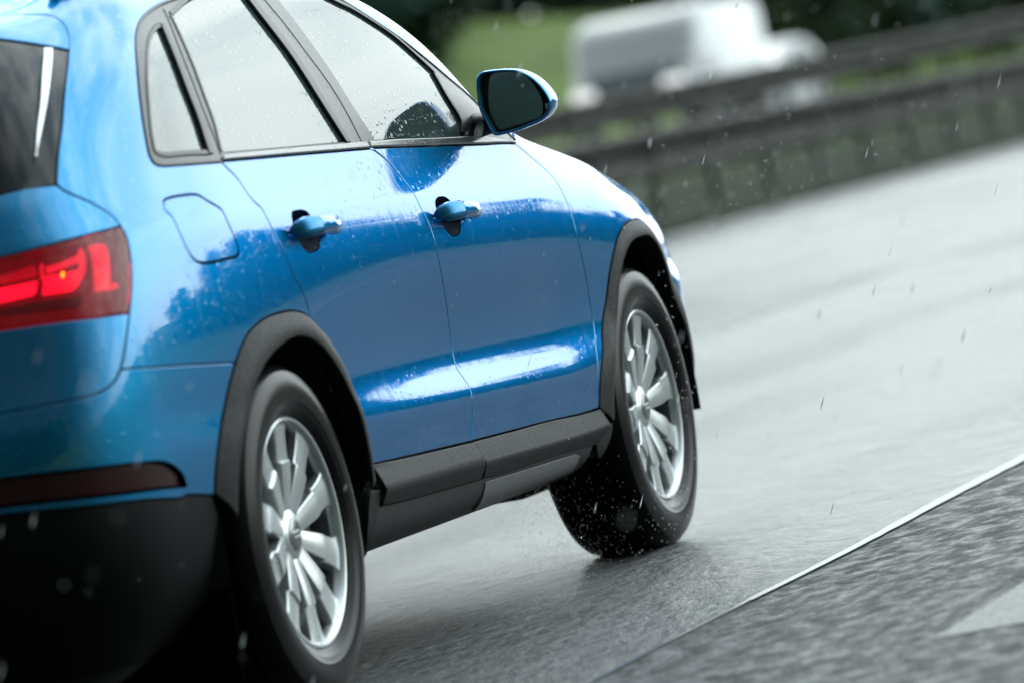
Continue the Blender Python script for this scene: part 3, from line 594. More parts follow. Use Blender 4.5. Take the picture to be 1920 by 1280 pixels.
for nm, up, lo in (('belt_trim', bl, 'beltlo_r'), ('belt_trim', br, 'beltlo_f')):
    P_ = np.concatenate([path(lo, closed=False), up[::-1]]); patch(nm, P_, m_belt, car, off=.006, gap=.0008, rr=.003, depth=.012, step=.01, drop=.9)

# -- dark shell inside the skin, with openings
uu, vv = np.meshgrid(np.linspace(0, UMAX, 225), np.linspace(0, VMAX, 110)); P_ = S(uu, vv)-Nrm(uu, vv)*.018
ab_ = uv2ab(np.stack([uu, vv], -1).reshape(-1, 2)).reshape(uu.shape+(2,))
Vn = P_.reshape(-1, 3).copy(); Fq = []; nc = uu.shape[1]
cx = .25*(P_[:-1, :-1]+P_[1:, :-1]+P_[:-1, 1:]+P_[1:, 1:]); ca = .25*(ab_[:-1, :-1]+ab_[1:, :-1]+ab_[:-1, 1:]+ab_[1:, 1:])
hole = np.zeros(cx.shape[:2], bool)
for xc in (.01, 2.635): hole |= (np.hypot(cx[..., 0]-xc, cx[..., 2]-.335) < .425) & (np.abs(cx[..., 1]) > .6)
for Q in (inset(DLO, .03), inset(path(SCREEN, [(18.1, 20), (18.2, VMAX), (13.8, VMAX), (14.2, 24)]), .01)):
    hole |= inside(Q, ca.reshape(-1, 2)).reshape(hole.shape)
hole |= (ca[..., 0] < 2) & inside(path('lamp_top', '-lamp_bot', '-clam_lamp'), ca.reshape(-1, 2)).reshape(hole.shape)
for Q in CUP.values(): hole |= inside(inset(Q, -.01), ca.reshape(-1, 2)).reshape(hole.shape)
hole |= inside(inset(REFL, -.01), ca.reshape(-1, 2)).reshape(hole.shape)
for j in range(hole.shape[0]):
    for i in range(hole.shape[1]):
        if not hole[j, i]: Fq.append((j*nc+i, j*nc+i+1, (j+1)*nc+i+1, (j+1)*nc+i))
nv = len(Vn); Vm = Vn.copy(); Vm[:, 1] *= -1
meshobj('inner_body', np.concatenate([Vn, Vm]), Fq+[tuple(q+nv for q in f[::-1]) for f in Fq], m_inner, car)
mb = MB(); mb.box((1.2, 0, .32), (3.6, 1.08, .08), bev=.02); mb.box((1.32, 0, .27), (1.55, 1.5, .04), bev=.01)
mb.box((-.38, 0, .26), (.66, 1.1, .10), None, .02); mb.build('floor_pan', m_liner, car)
for xc in (.01, 2.635):
    for s in (-1, 1):
        mb = MB(); n = 40; V = []; 
        for k in range(n+1):
            a = R(-7+194*k/n); V += [(xc+.432*cos(a), s*.872, .335+.432*sin(a)), (xc+.432*cos(a), s*.5, .335+.432*sin(a))]
        mb.add(V, [(2*k, 2*k+2, 2*k+3, 2*k+1) for k in range(n)])
        mb.add([(xc+.44*cos(R(a)), s*.5, .335+.44*sin(R(a))) for a in range(-7, 188, 6)], [tuple(range(33))])
        mb.build('wheel_liner', m_liner, car)

for xc in (0, 2.603):
    mb = MB(); mb.box((xc, 0, .30), (.34, 1.22, .26), None, .05); mb.tube([(xc, -.66, .335), (xc, .66, .335)], .05, 16); mb.build('axle_carrier', m_liner, car)
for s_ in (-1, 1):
    mb = MB(); mb.box((-.40, s_*.70, .27), (.006, .325, .34), Matrix.Rotation(R(6), 4, 'Y'), 0); mb.build('gap_blocker', m_blocker, car)  # black sheets added behind the rear wheels, blocking the bright gap under the bumper
# -- door handles
m_cup = mat('handle_cup', (.001, .010, .030), .5, .0, .0); m_cup.node_tree.nodes['Principled BSDF'].inputs['Specular IOR Level'].default_value = .08
for key, dob in (('rear', dr), ('front', df)):
    q = CUP[key]; cen = q.mean(0); rings = []; N_ = []
    V = []; Fc = []; K = 7
    for k in range(K+1):
        f = 1-k/K; Q = cen+(q-cen)*(f if k < K else .02); dep = -.036*(1-f**2.6)-.0015
        p, n = surf(Q, dep); V += list(p)
    n_ = len(q)
    Fc = [(k*n_+i, k*n_+(i+1) % n_, (k+1)*n_+(i+1) % n_, (k+1)*n_+i) for k in range(K) for i in range(n_)]
    meshobj('handle_cup', V, Fc, m_cup, dob, smooth=True)
    hu, hv = DATA['handle'][key]; p0, su, sv = S(np.array(hu), np.array(hv), True); nn = Vector(Nrm(np.array(hu), np.array(hv))); p0 = Vector(p0)
    tx = Vector(su).normalized(); tx = (tx+Vector((0, 0, -.01))).normalized(); tz = nn.cross(tx) if nn.cross(tx).z > 0 else tx.cross(nn)
    st = [(-.112, .004, .002, .006), (-.111, .012, .008, .010), (-.104, .022, .014, .0145), (-.09, .032, .017, .0175), (-.06, .040, .017, .0175), (-.02, .043, .015, .0168), (.03, .043, .0145, .0165), (.07, .040, .0145, .0165), (.094, .030, .015, .016), (.107, .018, .013, .013), (.112, .006, .008, .009)]
    def ring(a):
        t, o_, h, w = a
        return [tuple(p0+tx*t+nn*(o_*.92+w*.85*(abs(cos(th))**.8)*(1 if cos(th) > 0 else -1))+tz*(h*1.25*(abs(sin(th))**.8)*(1 if sin(th) > 0 else -1)+.0)) for th in [2*pi*i/24 for i in range(24)]]
    rgs = [ring(a) for a in st]
    split = 4
    mb = MB(); mb.loft([rgs[i] for i in range(split)]+[ring((-.045, .0415, .0165, .0172))]); a_ = mb.build('handle_end', paint, dob, angle=40)
    mb = MB(); mb.loft([ring((-.043, .0417, .0165, .0172))]+[rgs[i] for i in range(split+1, len(rgs))]); mb.build('door_handle', paint, dob, angle=40)

# -- tail lamp
m_lampbase = mat('lamp_back', (.10, .006, .012), .3, emit=(1, .01, .04), es=.13)
def emis(nm, c_, s_, base=(.3, .01, .02)):
    m = mat(nm, base, .25, emit=c_, es=s_)
    t = m.node_tree; b = t.nodes['Principled BSDF']; w = t.nodes.new('ShaderNodeTexWave'); tc = t.nodes.new('ShaderNodeTexCoord'); mp = t.nodes.new('ShaderNodeMapping')
    mp.inputs['Scale'].default_value = (60, 60, 6); t.links.new(tc.outputs['Object'], mp.inputs[0]); t.links.new(mp.outputs[0], w.inputs[0]); w.inputs['Scale'].default_value = 1.2; w.inputs['Distortion'].default_value = .4
    mr = t.nodes.new('ShaderNodeMapRange'); setin(mr, To_Min=s_*.55, To_Max=s_*1.1); t.links.new(w.outputs['Fac'], mr.inputs['Value']); t.links.new(mr.outputs[0], b.inputs['Emission Strength'])
    return m
m_lit = emis('lit_red', (1, .01, .06), 2.3); m_dim = emis('dim_red', (1, .01, .05), .5); m_mid = emis('mid_red', (1, .03, .10), 1.25)
m_bulb = mat('bulb', (1, .5, .1), .3, emit=(1, .42, .02), es=9)
m_rev = mat('reverse_lens', (.30, .26, .22), .25)
def lensmat(nm, tint):
    m = bpy.data.materials.new(nm); m.use_nodes = True; t = m.node_tree; t.nodes.clear(); l = t.links.new
    o = t.nodes.new('ShaderNodeOutputMaterial'); g = t.nodes.new('ShaderNodeBsdfGlossy'); g.inputs['Roughness'].default_value = .03
    tr = t.nodes.new('ShaderNodeBsdfTransparent'); tr.inputs[0].default_value = (*tint, 1)
    fr = t.nodes.new('ShaderNodeFresnel'); fr.inputs['IOR'].default_value = 1.5; mx = t.nodes.new('ShaderNodeMixShader')
    l(fr.outputs[0], mx.inputs[0]); l(tr.outputs[0], mx.inputs[1]); l(g.outputs[0], mx.inputs[2]); l(mx.outputs[0], o.inputs[0]); return m
m_lens = lensmat('red_lens', (.95, .36, .40))
LAMP = path('lamp_top', '-lamp_bot', '-clam_lamp')
lamp = patch('tail_lamp', LAMP, m_lens, tailgate, off=.0, gap=.0015, rr=.002, depth=.006)
patch('lamp_back', LAMP, m_lampbase, lamp, off=-.032, gap=-.004, rr=.001, depth=.002)
P_ = LAMP; q1, n1 = surf(P_, -.004); q2, _ = surf(P_, -.034)
meshobj('lamp_rim', list(q1)+list(q2), [(i, (i+1) % len(P_), (i+1) % len(P_)+len(P_), i+len(P_)) for i in range(len(P_))], m_lampbase, lamp)
for key, m_, of_ in (('brake', m_lit, -.016), ('ribs', m_mid, -.018), ('bar', m_mid, -.012), ('left', m_lit, -.018), ('leftup', m_dim, -.02), ('outer', m_mid, -.016), ('foot', m_mid, -.018), ('tick', m_mid, -.014), ('reverse', m_rev, -.014), ('bulb', m_bulb, -.008)):
    v = DATA['lamp'][key]
    patch('bulb' if key == 'bulb' else 'lamp_reflector', path([tuple(p) for p in v], step=.004), m_, lamp, off=of_, gap=0, rr=.002 if key != 'bulb' else .0005, depth=.012 if key != 'bulb' else .003, step=.01)

# -- door mirror
MO = DATA['mirror']; MG = DATA['mglass']
def smooth_loop(P, n=5):
    P = np.array(P); m = len(P); out = []
    for i in range(m):
        p0, p1, p2, p3 = P[i-1], P[i], P[(i+1) % m], P[(i+2) % m]
        for t in np.linspace(0, 1, n, endpoint=False):
            out.append(.5*((2*p1)+(-p0+p2)*t+(2*p0-5*p1+4*p2-p3)*t*t+(-p0+3*p1-3*p2+p3)*t**3))
    return np.array(out)
mo = smooth_loop(MO); mc = mo.mean(0); mgl = smooth_loop(MG, 4); gc = mgl.mean(0)
m_mirror = mat('mirror_glass', (.42, .52, .52), .02, 1)
mb = MB(); rings = []
def mring(P, c_, s_, x, dz=0): return [(x, c_[0]+(p[0]-c_[0])*s_, c_[1]+(p[1]-c_[1])*s_+dz) for p in P]
for s_, x in ((.90, 1.715), (.935, 1.700), (.97, 1.6965), (1.0, 1.700), (1.012, 1.712), (1.005, 1.735), (.96, 1.77), (.86, 1.805), (.66, 1.838), (.36, 1.858), (.05, 1.864)): rings.append(mring(mo, mc, s_, x))
mb.loft(rings, cap=False); mir = mb.build('door_mirror', paint, car, smooth=True)
mb = MB(); mb.loft([mring(mo, mc, .94, 1.702), mring(mo, mc, .92, 1.722), mring(mo, mc, .02, 1.724)], cap=False); mb.build('mirror_bezel', m_black, mir, angle=40)
mb = MB(); rg1 = [(1.7155+(p[0]-gc[0])*.10, p[0], p[1]) for p in mgl]
mb.add(rg1, [tuple(range(len(rg1)))]); mb.build('mirror_glass', m_mirror, mir)
mb = MB(); mb.loft([[(x, y, z) for (y, z) in ((-1.018+o_, 1.083), (-1.026+o_, 1.083), (-1.026+o_, 1.072), (-1.018+o_, 1.070))] for x, o_ in ((1.704, -.004), (1.72, -.004), (1.74, .0))])
mb.build('turn_signal', m_silver, mir)
mb = MB()
def blk(c_, w): return [(c_[0]+w[0]*dx, c_[1]+w[1]*dy, c_[2]+w[2]*dz) for dx, dy, dz in ((-1, -1, -1), (1, -1, -1), (1, 1, -1), (-1, 1, -1))]
armr = []
for t in np.linspace(0, 1, 7):
    c_ = Vector((1.80, -.815, 1.062)).lerp(Vector((1.755, -.93, 1.065)), t); wz = .030-.012*t; wx = .045-.012*t
    armr.append([tuple(c_+Vector((wx*cos(a), 0, wz*sin(a)))) for a in [2*pi*i/16 for i in range(16)]])
mb.loft(armr); mb.build('mirror_arm', m_black, mir, angle=50)

# -- roof rails
for s in (-1,):
    pts = []
    for t in np.linspace(0, 1, 26):
        x = -.10+1.35*t; 
        k = np.argmin(np.abs(S(np.linspace(5, 16, 400), np.full(400, 22.6))[:, 0]-x)); p = S(np.array(np.linspace(5, 16, 400)[k]), np.array(22.6))
        h = .012+.034*min(1, min(t, 1-t)/.10); pts.append((p[0], s*abs(p[1]), p[2]+h))
    mb = MB(); mb.tube(pts, [.006+.012*min(1, min(i, 25-i)/2.5) for i in range(26)], 12)
    for t in (1, 12, 24):
        p = pts[t]; mb.box((p[0], p[1], p[2]-.02), (.09, .022, .05), bev=.006)
    mb.build('roof_rail', m_black, car, angle=50)
    mb2 = MB(); mb2.v = [(v[0], -v[1], v[2]) for v in mb.v]; mb2.f = [f[::-1] for f in mb.f]; mb2.build('roof_rail', m_black, car, angle=50)

# -- cabin
for y in (-.40, .40):
    for x, hh in ((1.25, 1.0), (.42, .98)):
        mb = MB(); T = Matrix.Rotation(R(-14), 4, 'Y')
        mb.box((x-.2, y, .83), (.13, .50, .62), T, .05); mb.box((x+.08, y, .52), (.50, .50, .16), None, .05)
        mb.box((x-.30, y, 1.20), (.09, .26, .17), T, .04)
        mb.build('seat', m_seat, car, angle=60)
mb = MB(); mb.box((1.78, 0, .90), (.42, 1.40, .16), Matrix.Rotation(R(8), 4, 'Y'), .05); mb.build('dashboard', m_inner, car, angle=50)
mb = MB(); mb.lathe([(0.015*cos(a), .18+.015*sin(a)) for a in [2*pi*i/10 for i in range(10)]], 40, closed=True)
mb.v = [tuple(Matrix.Translation((1.50, .38, .92)) @ Matrix.Rotation(R(62), 4, 'Y') @ Matrix.Rotation(R(90), 4, 'X') @ Vector(v)) for v in mb.v]; mb.build('steering_wheel', m_inner, car, smooth=True)

# -- wheels
def make_wheel(ang):
    w = empty('wheel')
    tp = [(.098, .226), (.112, .245), (.1165, .275), (.114, .300), (.106, .320), (.094, .3325), (.080, .3375)]
    for yc in (.055, .018, -.018, -.055): tp += [(yc+.006, .3405), (yc+.005, .333), (yc-.005, .333), (yc-.006, .3405)]
    out = [(-y, r_) for y, r_ in tp[:7]][::-1]
    out = [(-.080, .3375), (-.094, .3325), (-.1035, .3225), (-.106, .3205), (-.1075, .3165), (-.1125, .303), (-.1155, .288), (-.1165, .273), (-.1158, .270), (-.1158, .262), (-.1142, .259), (-.1125, .250), (-.109, .2425), (-.1065, .2400), (-.1045, .2345), (-.099, .2295), (-.094, .226)]
    mb = MB(); mb.lathe(tp+out, 128, closed=True)
    mb.v = [(x, y, max(z, -.3355)) for x, y, z in mb.v]
    ty = mb.build('tyre', m_tyre, w, angle=28)
    mb = MB(); mb.lathe([(-.094, .2280), (-.0995, .2295), (-.1015, .2270), (-.1005, .2225), (-.096, .2185), (-.086, .2155), (-.078, .2140)], 128)
    rim = mb.build('rim', m_alloy, w, angle=35)
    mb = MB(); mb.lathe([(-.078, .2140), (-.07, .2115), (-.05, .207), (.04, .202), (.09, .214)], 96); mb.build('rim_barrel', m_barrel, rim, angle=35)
    mb = MB()
    for k in range(10):
        a0 = R(ang+36*k)
        sec = [(0.04, 0.0174, -0.073, 0.03), (0.06, 0.0207, -0.0765, 0.03), (0.085, 0.023, -0.081, 0.028), (0.11, 0.0252, -0.0855, 0.026), (0.132, 0.0269, -0.089, 0.025), (0.142, 0.0263, -0.09, 0.024), (0.147, 0.0304, -0.085, 0.022), (0.165, 0.0294, -0.086, 0.022), (0.19, 0.0304, -0.088, 0.022), (0.206, 0.0338, -0.0895, 0.02), (0.2165, 0.0407, -0.0905, 0.016)]
        rgs = []
        for (rr_, w_, y_, t_2) in sec:
            pr = [(-w_*1.0, y_+t_2), (-w_*.99, y_+.003), (-w_*.90, y_+.0006), (-w_*.4, y_-.0006), (0, y_-.0012), (w_*.4, y_-.0006), (w_*.90, y_+.0006), (w_*.99, y_+.003), (w_*1.0, y_+t_2)]
            rgs.append([(rr_*cos(a0)-x*sin(a0), y, rr_*sin(a0)+x*cos(a0)) for x, y in pr])
        mb.loft(rgs, cap=True)
    mb.build('spoke', m_alloy, rim, angle=32)
    mb = MB(); mb.lathe([(-.050, .062), (-.068, .058), (-.076, .048), (-.079, .036), (-.080, .034), (-.078, .0335)], 64); mb.build('hub', m_alloy, rim, angle=30)
    for k in range(5):
        mb = MB(); a = R(ang+18+72*k); mb.lathe([(-.070, .004), (-.070, .011), (-.066, .0125)], 16, center=(.056*cos(a), 0, .056*sin(a))); mb.build('wheel_bolt', m_disc, rim)
    mb = MB(); mb.lathe([(-.078, .0335), (-.0815, .0325), (-.0835, .029), (-.0838, .001)], 64); cap = mb.build('hub_cap', m_cap, w, angle=30)
    mb = MB()
    for k in range(4):
        cx_ = (-1.5+k)*.0098
        mb.lathe([(-.0845+.0012*cos(t), .0064+.0011*sin(t)) for t in [2*pi*i/8 for i in range(8)]], 28, center=(cx_, 0, 0), closed=True)
    mb.build('badge_rings', m_chrome, cap, smooth=True)
    mb = MB(); mb.lathe([(-.02, .06), (-.025, .075), (-.025, .155), (-.012, .157), (-.012, .06)], 64); mb.build('brake_disc', m_disc, w, angle=30)
    mb = MB(); mb.lathe([(.0, .03), (.0, .2)], 48); mb.box((.125, -.03, .03), (.07, .06, .16), None, .012); mb.build('brake_caliper', m_black, w)
    return w
m_tyre = mat('tyre_rubber', (.003, .0032, .0035), .27, ior=1.36); m_tyre.node_tree.nodes['Principled BSDF'].inputs['Specular IOR Level'].default_value = .3
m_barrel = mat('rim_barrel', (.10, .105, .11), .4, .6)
m_cap = mat('hub_cap', (.30, .31, .32), .25, .9)
for (x, s, a) in ((0, -1, 18), (2.603, -1, 8), (0, 1, 5), (2.603, 1, 12)):
    w = make_wheel(a); w.parent = car; w.location = (x, s*.785, .335)
    if s > 0: w.rotation_euler = (0, 0, pi)

# ------------------------------------------------------------------ road and land
def nodes(m): return m.node_tree, m.node_tree.nodes['Principled BSDF'], m.node_tree.links.new
m_road = mat('wet_asphalt', (.05, .052, .055), .35, ior=1.36)
t, b, l = nodes(m_road)
tc = t.nodes.new('ShaderNodeTexCoord')
mp = t.nodes.new('ShaderNodeMapping'); mp.inputs['Scale'].default_value = (.45, 1, 1); l(tc.outputs['Object'], mp.inputs[0])
vo = t.nodes.new('ShaderNodeTexNoise'); vo.inputs['Scale'].default_value = 17; vo.inputs['Detail'].default_value = 6; vo.inputs['Roughness'].default_value = .72; l(mp.outputs[0], vo.inputs['Vector'])
big = t.nodes.new('ShaderNodeTexNoise'); big.inputs['Scale'].default_value = .55; big.inputs['Detail'].default_value = 4
mp2 = t.nodes.new('ShaderNodeMapping'); mp2.inputs['Scale'].default_value = (.25, 1.6, 1); l(tc.outputs['Object'], mp2.inputs[0]); l(mp2.outputs[0], big.inputs['Vector'])
rr = t.nodes.new('ShaderNodeMapRange'); setin(rr, From_Min=.35, From_Max=.68, To_Min=.16, To_Max=.30); l(big.outputs['Fac'], rr.inputs['Value'])
# the lane right of the joint is older, coarser, better drained asphalt: duller and rougher than the wet lane left of it
sx = t.nodes.new('ShaderNodeSeparateXYZ'); l(tc.outputs['Object'], sx.inputs[0])
old = t.nodes.new('ShaderNodeMapRange'); setin(old, From_Min=-1.53, From_Max=-1.56, To_Min=0., To_Max=1.); l(sx.outputs[1], old.inputs['Value'])
rmx = t.nodes.new('ShaderNodeMix'); l(old.outputs[0], rmx.inputs[0]); l(rr.outputs[0], rmx.inputs[2]); gr = t.nodes.new('ShaderNodeMapRange'); setin(gr, From_Min=.40, From_Max=.60, To_Min=.36, To_Max=.74); l(vo.outputs['Fac'], gr.inputs['Value']); l(gr.outputs[0], rmx.inputs[3]); l(rmx.outputs[0], b.inputs['Roughness'])
gs = t.nodes.new('ShaderNodeMapRange'); setin(gs, From_Min=.40, From_Max=.60, To_Min=.54, To_Max=.20); l(vo.outputs['Fac'], gs.inputs['Value'])
smx = t.nodes.new('ShaderNodeMix'); l(old.outputs[0], smx.inputs[0]); gl = t.nodes.new('ShaderNodeMapRange'); setin(gl, From_Min=.38, From_Max=.62, To_Min=.76, To_Max=.36); l(vo.outputs['Fac'], gl.inputs['Value']); l(gl.outputs[0], smx.inputs[2]); l(gs.outputs[0], smx.inputs[3]); l(smx.outputs[0], b.inputs['Specular IOR Level'])
cr = t.nodes.new('ShaderNodeValToRGB'); cr.color_ramp.elements[0].position = .35; cr.color_ramp.elements[0].color = (.010, .0105, .011, 1); cr.color_ramp.elements[1].position = .68; cr.color_ramp.elements[1].color = (.10, .103, .103, 1)
l(vo.outputs['Fac'], cr.inputs[0]); l(cr.outputs[0], b.inputs['Base Color'])
bp = t.nodes.new('ShaderNodeBump'); bp.inputs['Strength'].default_value = 1.; dmx = t.nodes.new('ShaderNodeMapRange'); setin(dmx, To_Min=.040, To_Max=.085); l(old.outputs[0], dmx.inputs['Value']); l(dmx.outputs[0], bp.inputs['Distance']); md = t.nodes.new('ShaderNodeTexNoise'); md.inputs['Scale'].default_value = 4.5; md.inputs['Detail'].default_value = 5; md.inputs['Roughness'].default_value = .65; l(mp.outputs[0], md.inputs['Vector'])
ad = t.nodes.new('ShaderNodeMath'); ad.operation = 'MULTIPLY_ADD'; l(md.outputs['Fac'], ad.inputs[0]); ad.inputs[1].default_value = 1.6; l(vo.outputs['Fac'], ad.inputs[2]); l(ad.outputs[0], bp.inputs['Height']); l(bp.outputs[0], b.inputs['Normal'])
def sheet(name, x0, x1, y0, y1, z, m, n=1, kind='structure'):
    V = []; Fc = []
    for i in range(n+1):
        x = x0+(x1-x0)*i/n; V += [(x, y0, z), (x, y1, z)]
    Fc = [(2*i, 2*i+2, 2*i+3, 2*i+1) for i in range(n)]
    o = meshobj(name, V, Fc, m); o['kind'] = kind; return o
m_grass = mat('grass_ground', (.055, .085, .02), .9); m_grass.node_tree.nodes['Principled BSDF'].inputs['Specular IOR Level'].default_value = .15
t, b, l = nodes(m_grass); tc = t.nodes.new('ShaderNodeTexCoord'); no = t.nodes.new('ShaderNodeTexNoise'); no.inputs['Scale'].default_value = .35; no.inputs['Detail'].default_value = 6; l(tc.outputs['Object'], no.inputs['Vector'])
cr = t.nodes.new('ShaderNodeValToRGB'); cr.color_ramp.elements[0].position = .35; cr.color_ramp.elements[0].color = (.06, .105, .016, 1); cr.color_ramp.elements[1].position = .65; cr.color_ramp.elements[1].color = (.12, .185, .03, 1)
l(no.outputs['Fac'], cr.inputs[0]); l(cr.outputs[0], b.inputs['Base Color'])
# one ground sheet: verge, road bed, median bank, opposite carriageway bed, embankment, high ground
PROF = [(-900, 3), (-60, 3), (-22, 1.2), (-12, -.05), (-9.6, -.06), (8.3, -.06), (8.7, .02), (9.6, .12), (11.0, .62), (12.2, .70), (23.6, .70), (25, .95), (29, 2.1), (35, 3.5), (42, 4.8), (48, 5.6), (70, 7), (900, 9)]
XS = [-900, -300, -100, -50, -20, 0, 20, 40, 60, 80, 100, 120, 140, 160, 180, 200, 230, 260, 300, 400, 600, 1500]
def land(x, y):
    z = float(np.interp(y, [p[0] for p in PROF], [p[1] for p in PROF]))
    return z if y < 24 else z+(z-.7)*.10*sin(x*.045+y*.1)-max(0, min(1, (x-150)/60))*(z-.7)*.4
V = [(x, y, land(x, y)) for x in XS for (y, z) in PROF]
m_ = len(PROF)
g = meshobj('ground', V, [(i*m_+j, (i+1)*m_+j, (i+1)*m_+j+1, i*m_+j+1) for i in range(len(XS)-1) for j in range(m_-1)], m_grass, smooth=True); g['kind'] = 'structure'
sheet('road', -900, 1500, -9.6, 8.35, 0, m_road, 30)
sheet('far_road', -900, 1500, 12.6, 23.4, .72, m_road, 30)
m_dirt = mat('median_weeds', (.018, .029, .012), .95); m_dirt.node_tree.nodes['Principled BSDF'].inputs['Specular IOR Level'].default_value = .1
g2 = sheet('median_ground', -900, 1500, 8.42, 10.2, .03, m_dirt, 2)
for v in g2.data.vertices:
    v.co.z = .0+ (.03 if v.co.y < 9 else .38)
# marks and joint on the road
m_white = mat('wet_road_paint', (.62, .64, .62), .55, ior=1.3)
t, b, l = nodes(m_white); tc = t.nodes.new('ShaderNodeTexCoord'); no = t.nodes.new('ShaderNodeTexNoise'); no.inputs['Scale'].default_value = 60; no.inputs['Detail'].default_value = 4; l(tc.outputs['Object'], no.inputs['Vector'])
cr = t.nodes.new('ShaderNodeValToRGB'); cr.color_ramp.elements[0].position = .35; cr.color_ramp.elements[0].color = (.04, .042, .042, 1); cr.color_ramp.elements[1].position = .55; cr.color_ramp.elements[1].color = (.17, .18, .178, 1)
l(no.outputs['Fac'], cr.inputs[0]); l(cr.outputs[0], b.inputs['Base Color'])
k = 0
mbm = MB()
for y, ph in ((-2.34, -.58), (2.35, 14.6), (-6.2, 3)):
    for n in range(-6, 25):
        x0 = ph+n*12.0
        mbm.add([(x0+.02, y-.11, .002), (x0+4, y-.10, .002), (x0+4, y+.11, .002), (x0-.03, y+.10, .002)], [(0, 1, 2, 3)])
o = mbm.build('lane_markings', m_white); o['kind'] = 'structure'
mbm = MB(); mbm.add([(-900, 7.75, .004), (1500, 7.75, .004), (1500, 7.95, .004), (-900, 7.95, .004)], [(0, 1, 2, 3)]); mbm.add([(-900, -8.9, .004), (1500, -8.9, .004), (1500, -8.7, .004), (-900, -8.7, .004)], [(0, 1, 2, 3)])
o = mbm.build('edge_line', m_white); o['kind'] = 'structure'
# longitudinal joint: open and dark up to x = .75, brim-full of water beyond
m_water = mat('water_film', (.17, .19, .195), .35, ior=1.4)
m_tar = mat('joint_tar', (.010, .010, .010), .25)
V = []; n = 500
rj = random.Random(3)
def joint(name, x0, x1, n, w0, w1, m, z):
    V = []
    for i in range(n+1):
        t_ = i/n; x = x0+(x1-x0)*t_; w_ = (w0+(w1-w0)*min(1, t_*8))*(1+.12*rj.uniform(-1, 1)); yc = -1.545-.012*sin(x*.9)+.004*sin(x*3.1)
        V += [(x, yc-w_/2, z), (x, yc+w_/2, z)]
    o = meshobj(name, V, [(2*i, 2*i+2, 2*i+3, 2*i+1) for i in range(n)], m); o['kind'] = 'structure'
joint('road_joint', -30, .75, 500, .010, .010, m_tar, .004)
joint('water_joint', .72, 60, 700, .02, .10, m_water, .0045)

# ------------------------------------------------------------------ guard rails
m_rail = mat('weathered_steel', (.06, .052, .045), .75, 0); m_rail.node_tree.nodes['Principled BSDF'].inputs['Specular IOR Level'].default_value = .28
t, b, l = nodes(m_rail); tc = t.nodes.new('ShaderNodeTexCoord'); no = t.nodes.new('ShaderNodeTexNoise'); no.inputs['Scale'].default_value = 1.3; no.inputs['Detail'].default_value = 5; l(tc.outputs['Object'], no.inputs['Vector'])
cr = t.nodes.new('ShaderNodeValToRGB'); cr.color_ramp.elements[0].position = .35; cr.color_ramp.elements[0].color = (.016, .014, .012, 1); cr.color_ramp.elements[1].position = .65; cr.color_ramp.elements[1].color = (.050, .046, .040, 1)
l(no.outputs['Fac'], cr.inputs[0]); l(cr.outputs[0], b.inputs['Base Color'])
m_post = mat('dark_post', (.022, .021, .02), .6)
def guardrail(y, zt, zb, gz, slope, px0, px1, dx, label, dy=-1):
    g = empty('guardrail', (px0, y, gz)); tag(g, label, 'guardrail')
    H = zt-zb; w = .085
    prof = [(0, 0), (w*.9, .06), (w, .16), (w*.9, .28), (w*.15, .42), (0, .5), (w*.15, .58), (w*.9, .72), (w, .84), (w*.9, .94), (0, 1)]
    th = .004; prof2 = [(dy*a, zb+H*b_) for a, b_ in prof]+[(dy*(a-th*3), zb+H*b_) for a, b_ in prof[::-1]]
    xs = np.linspace(-120, 420, 110); 
    rg = [[(x-px0, p[0], p[1]-gz+slope*(min(max(x, 20), 120)-44)) for p in prof2] for x in xs]
    mb = MB(); mb.loft(rg); mb.build('rail_beam', m_rail, g, angle=40)
    n = int((px1-px0)/dx)
    pm = MB(); pm.box((0, 0, 0), (.12, .06, 1), None, .01)
    for i in range(n+1):
        x = px0+i*dx; top = zb+H*.75+slope*(min(max(x, 20), 120)-44); hh = top-gz+.3
        mb = MB(); mb.box((x-px0, .05, top-gz-hh/2), (.10, .06, hh), None, .01); mb.box((x-px0, .0, zb+H*.5+slope*(min(max(x,20),120)-44)-gz), (.16, .1, H*.35), None, .01)
        mb.build('rail_post', m_post, g)
    return g
guardrail(8.85, .91, .45, .03, 0, 24, 96, 2.0, 'steel guardrail nearest the road, on posts behind the blue car')
guardrail(11.5, 1.275, .94, .68, .0095, 36, 110, 2.2, 'farther steel guardrail on the raised grass median, in front of the white van')

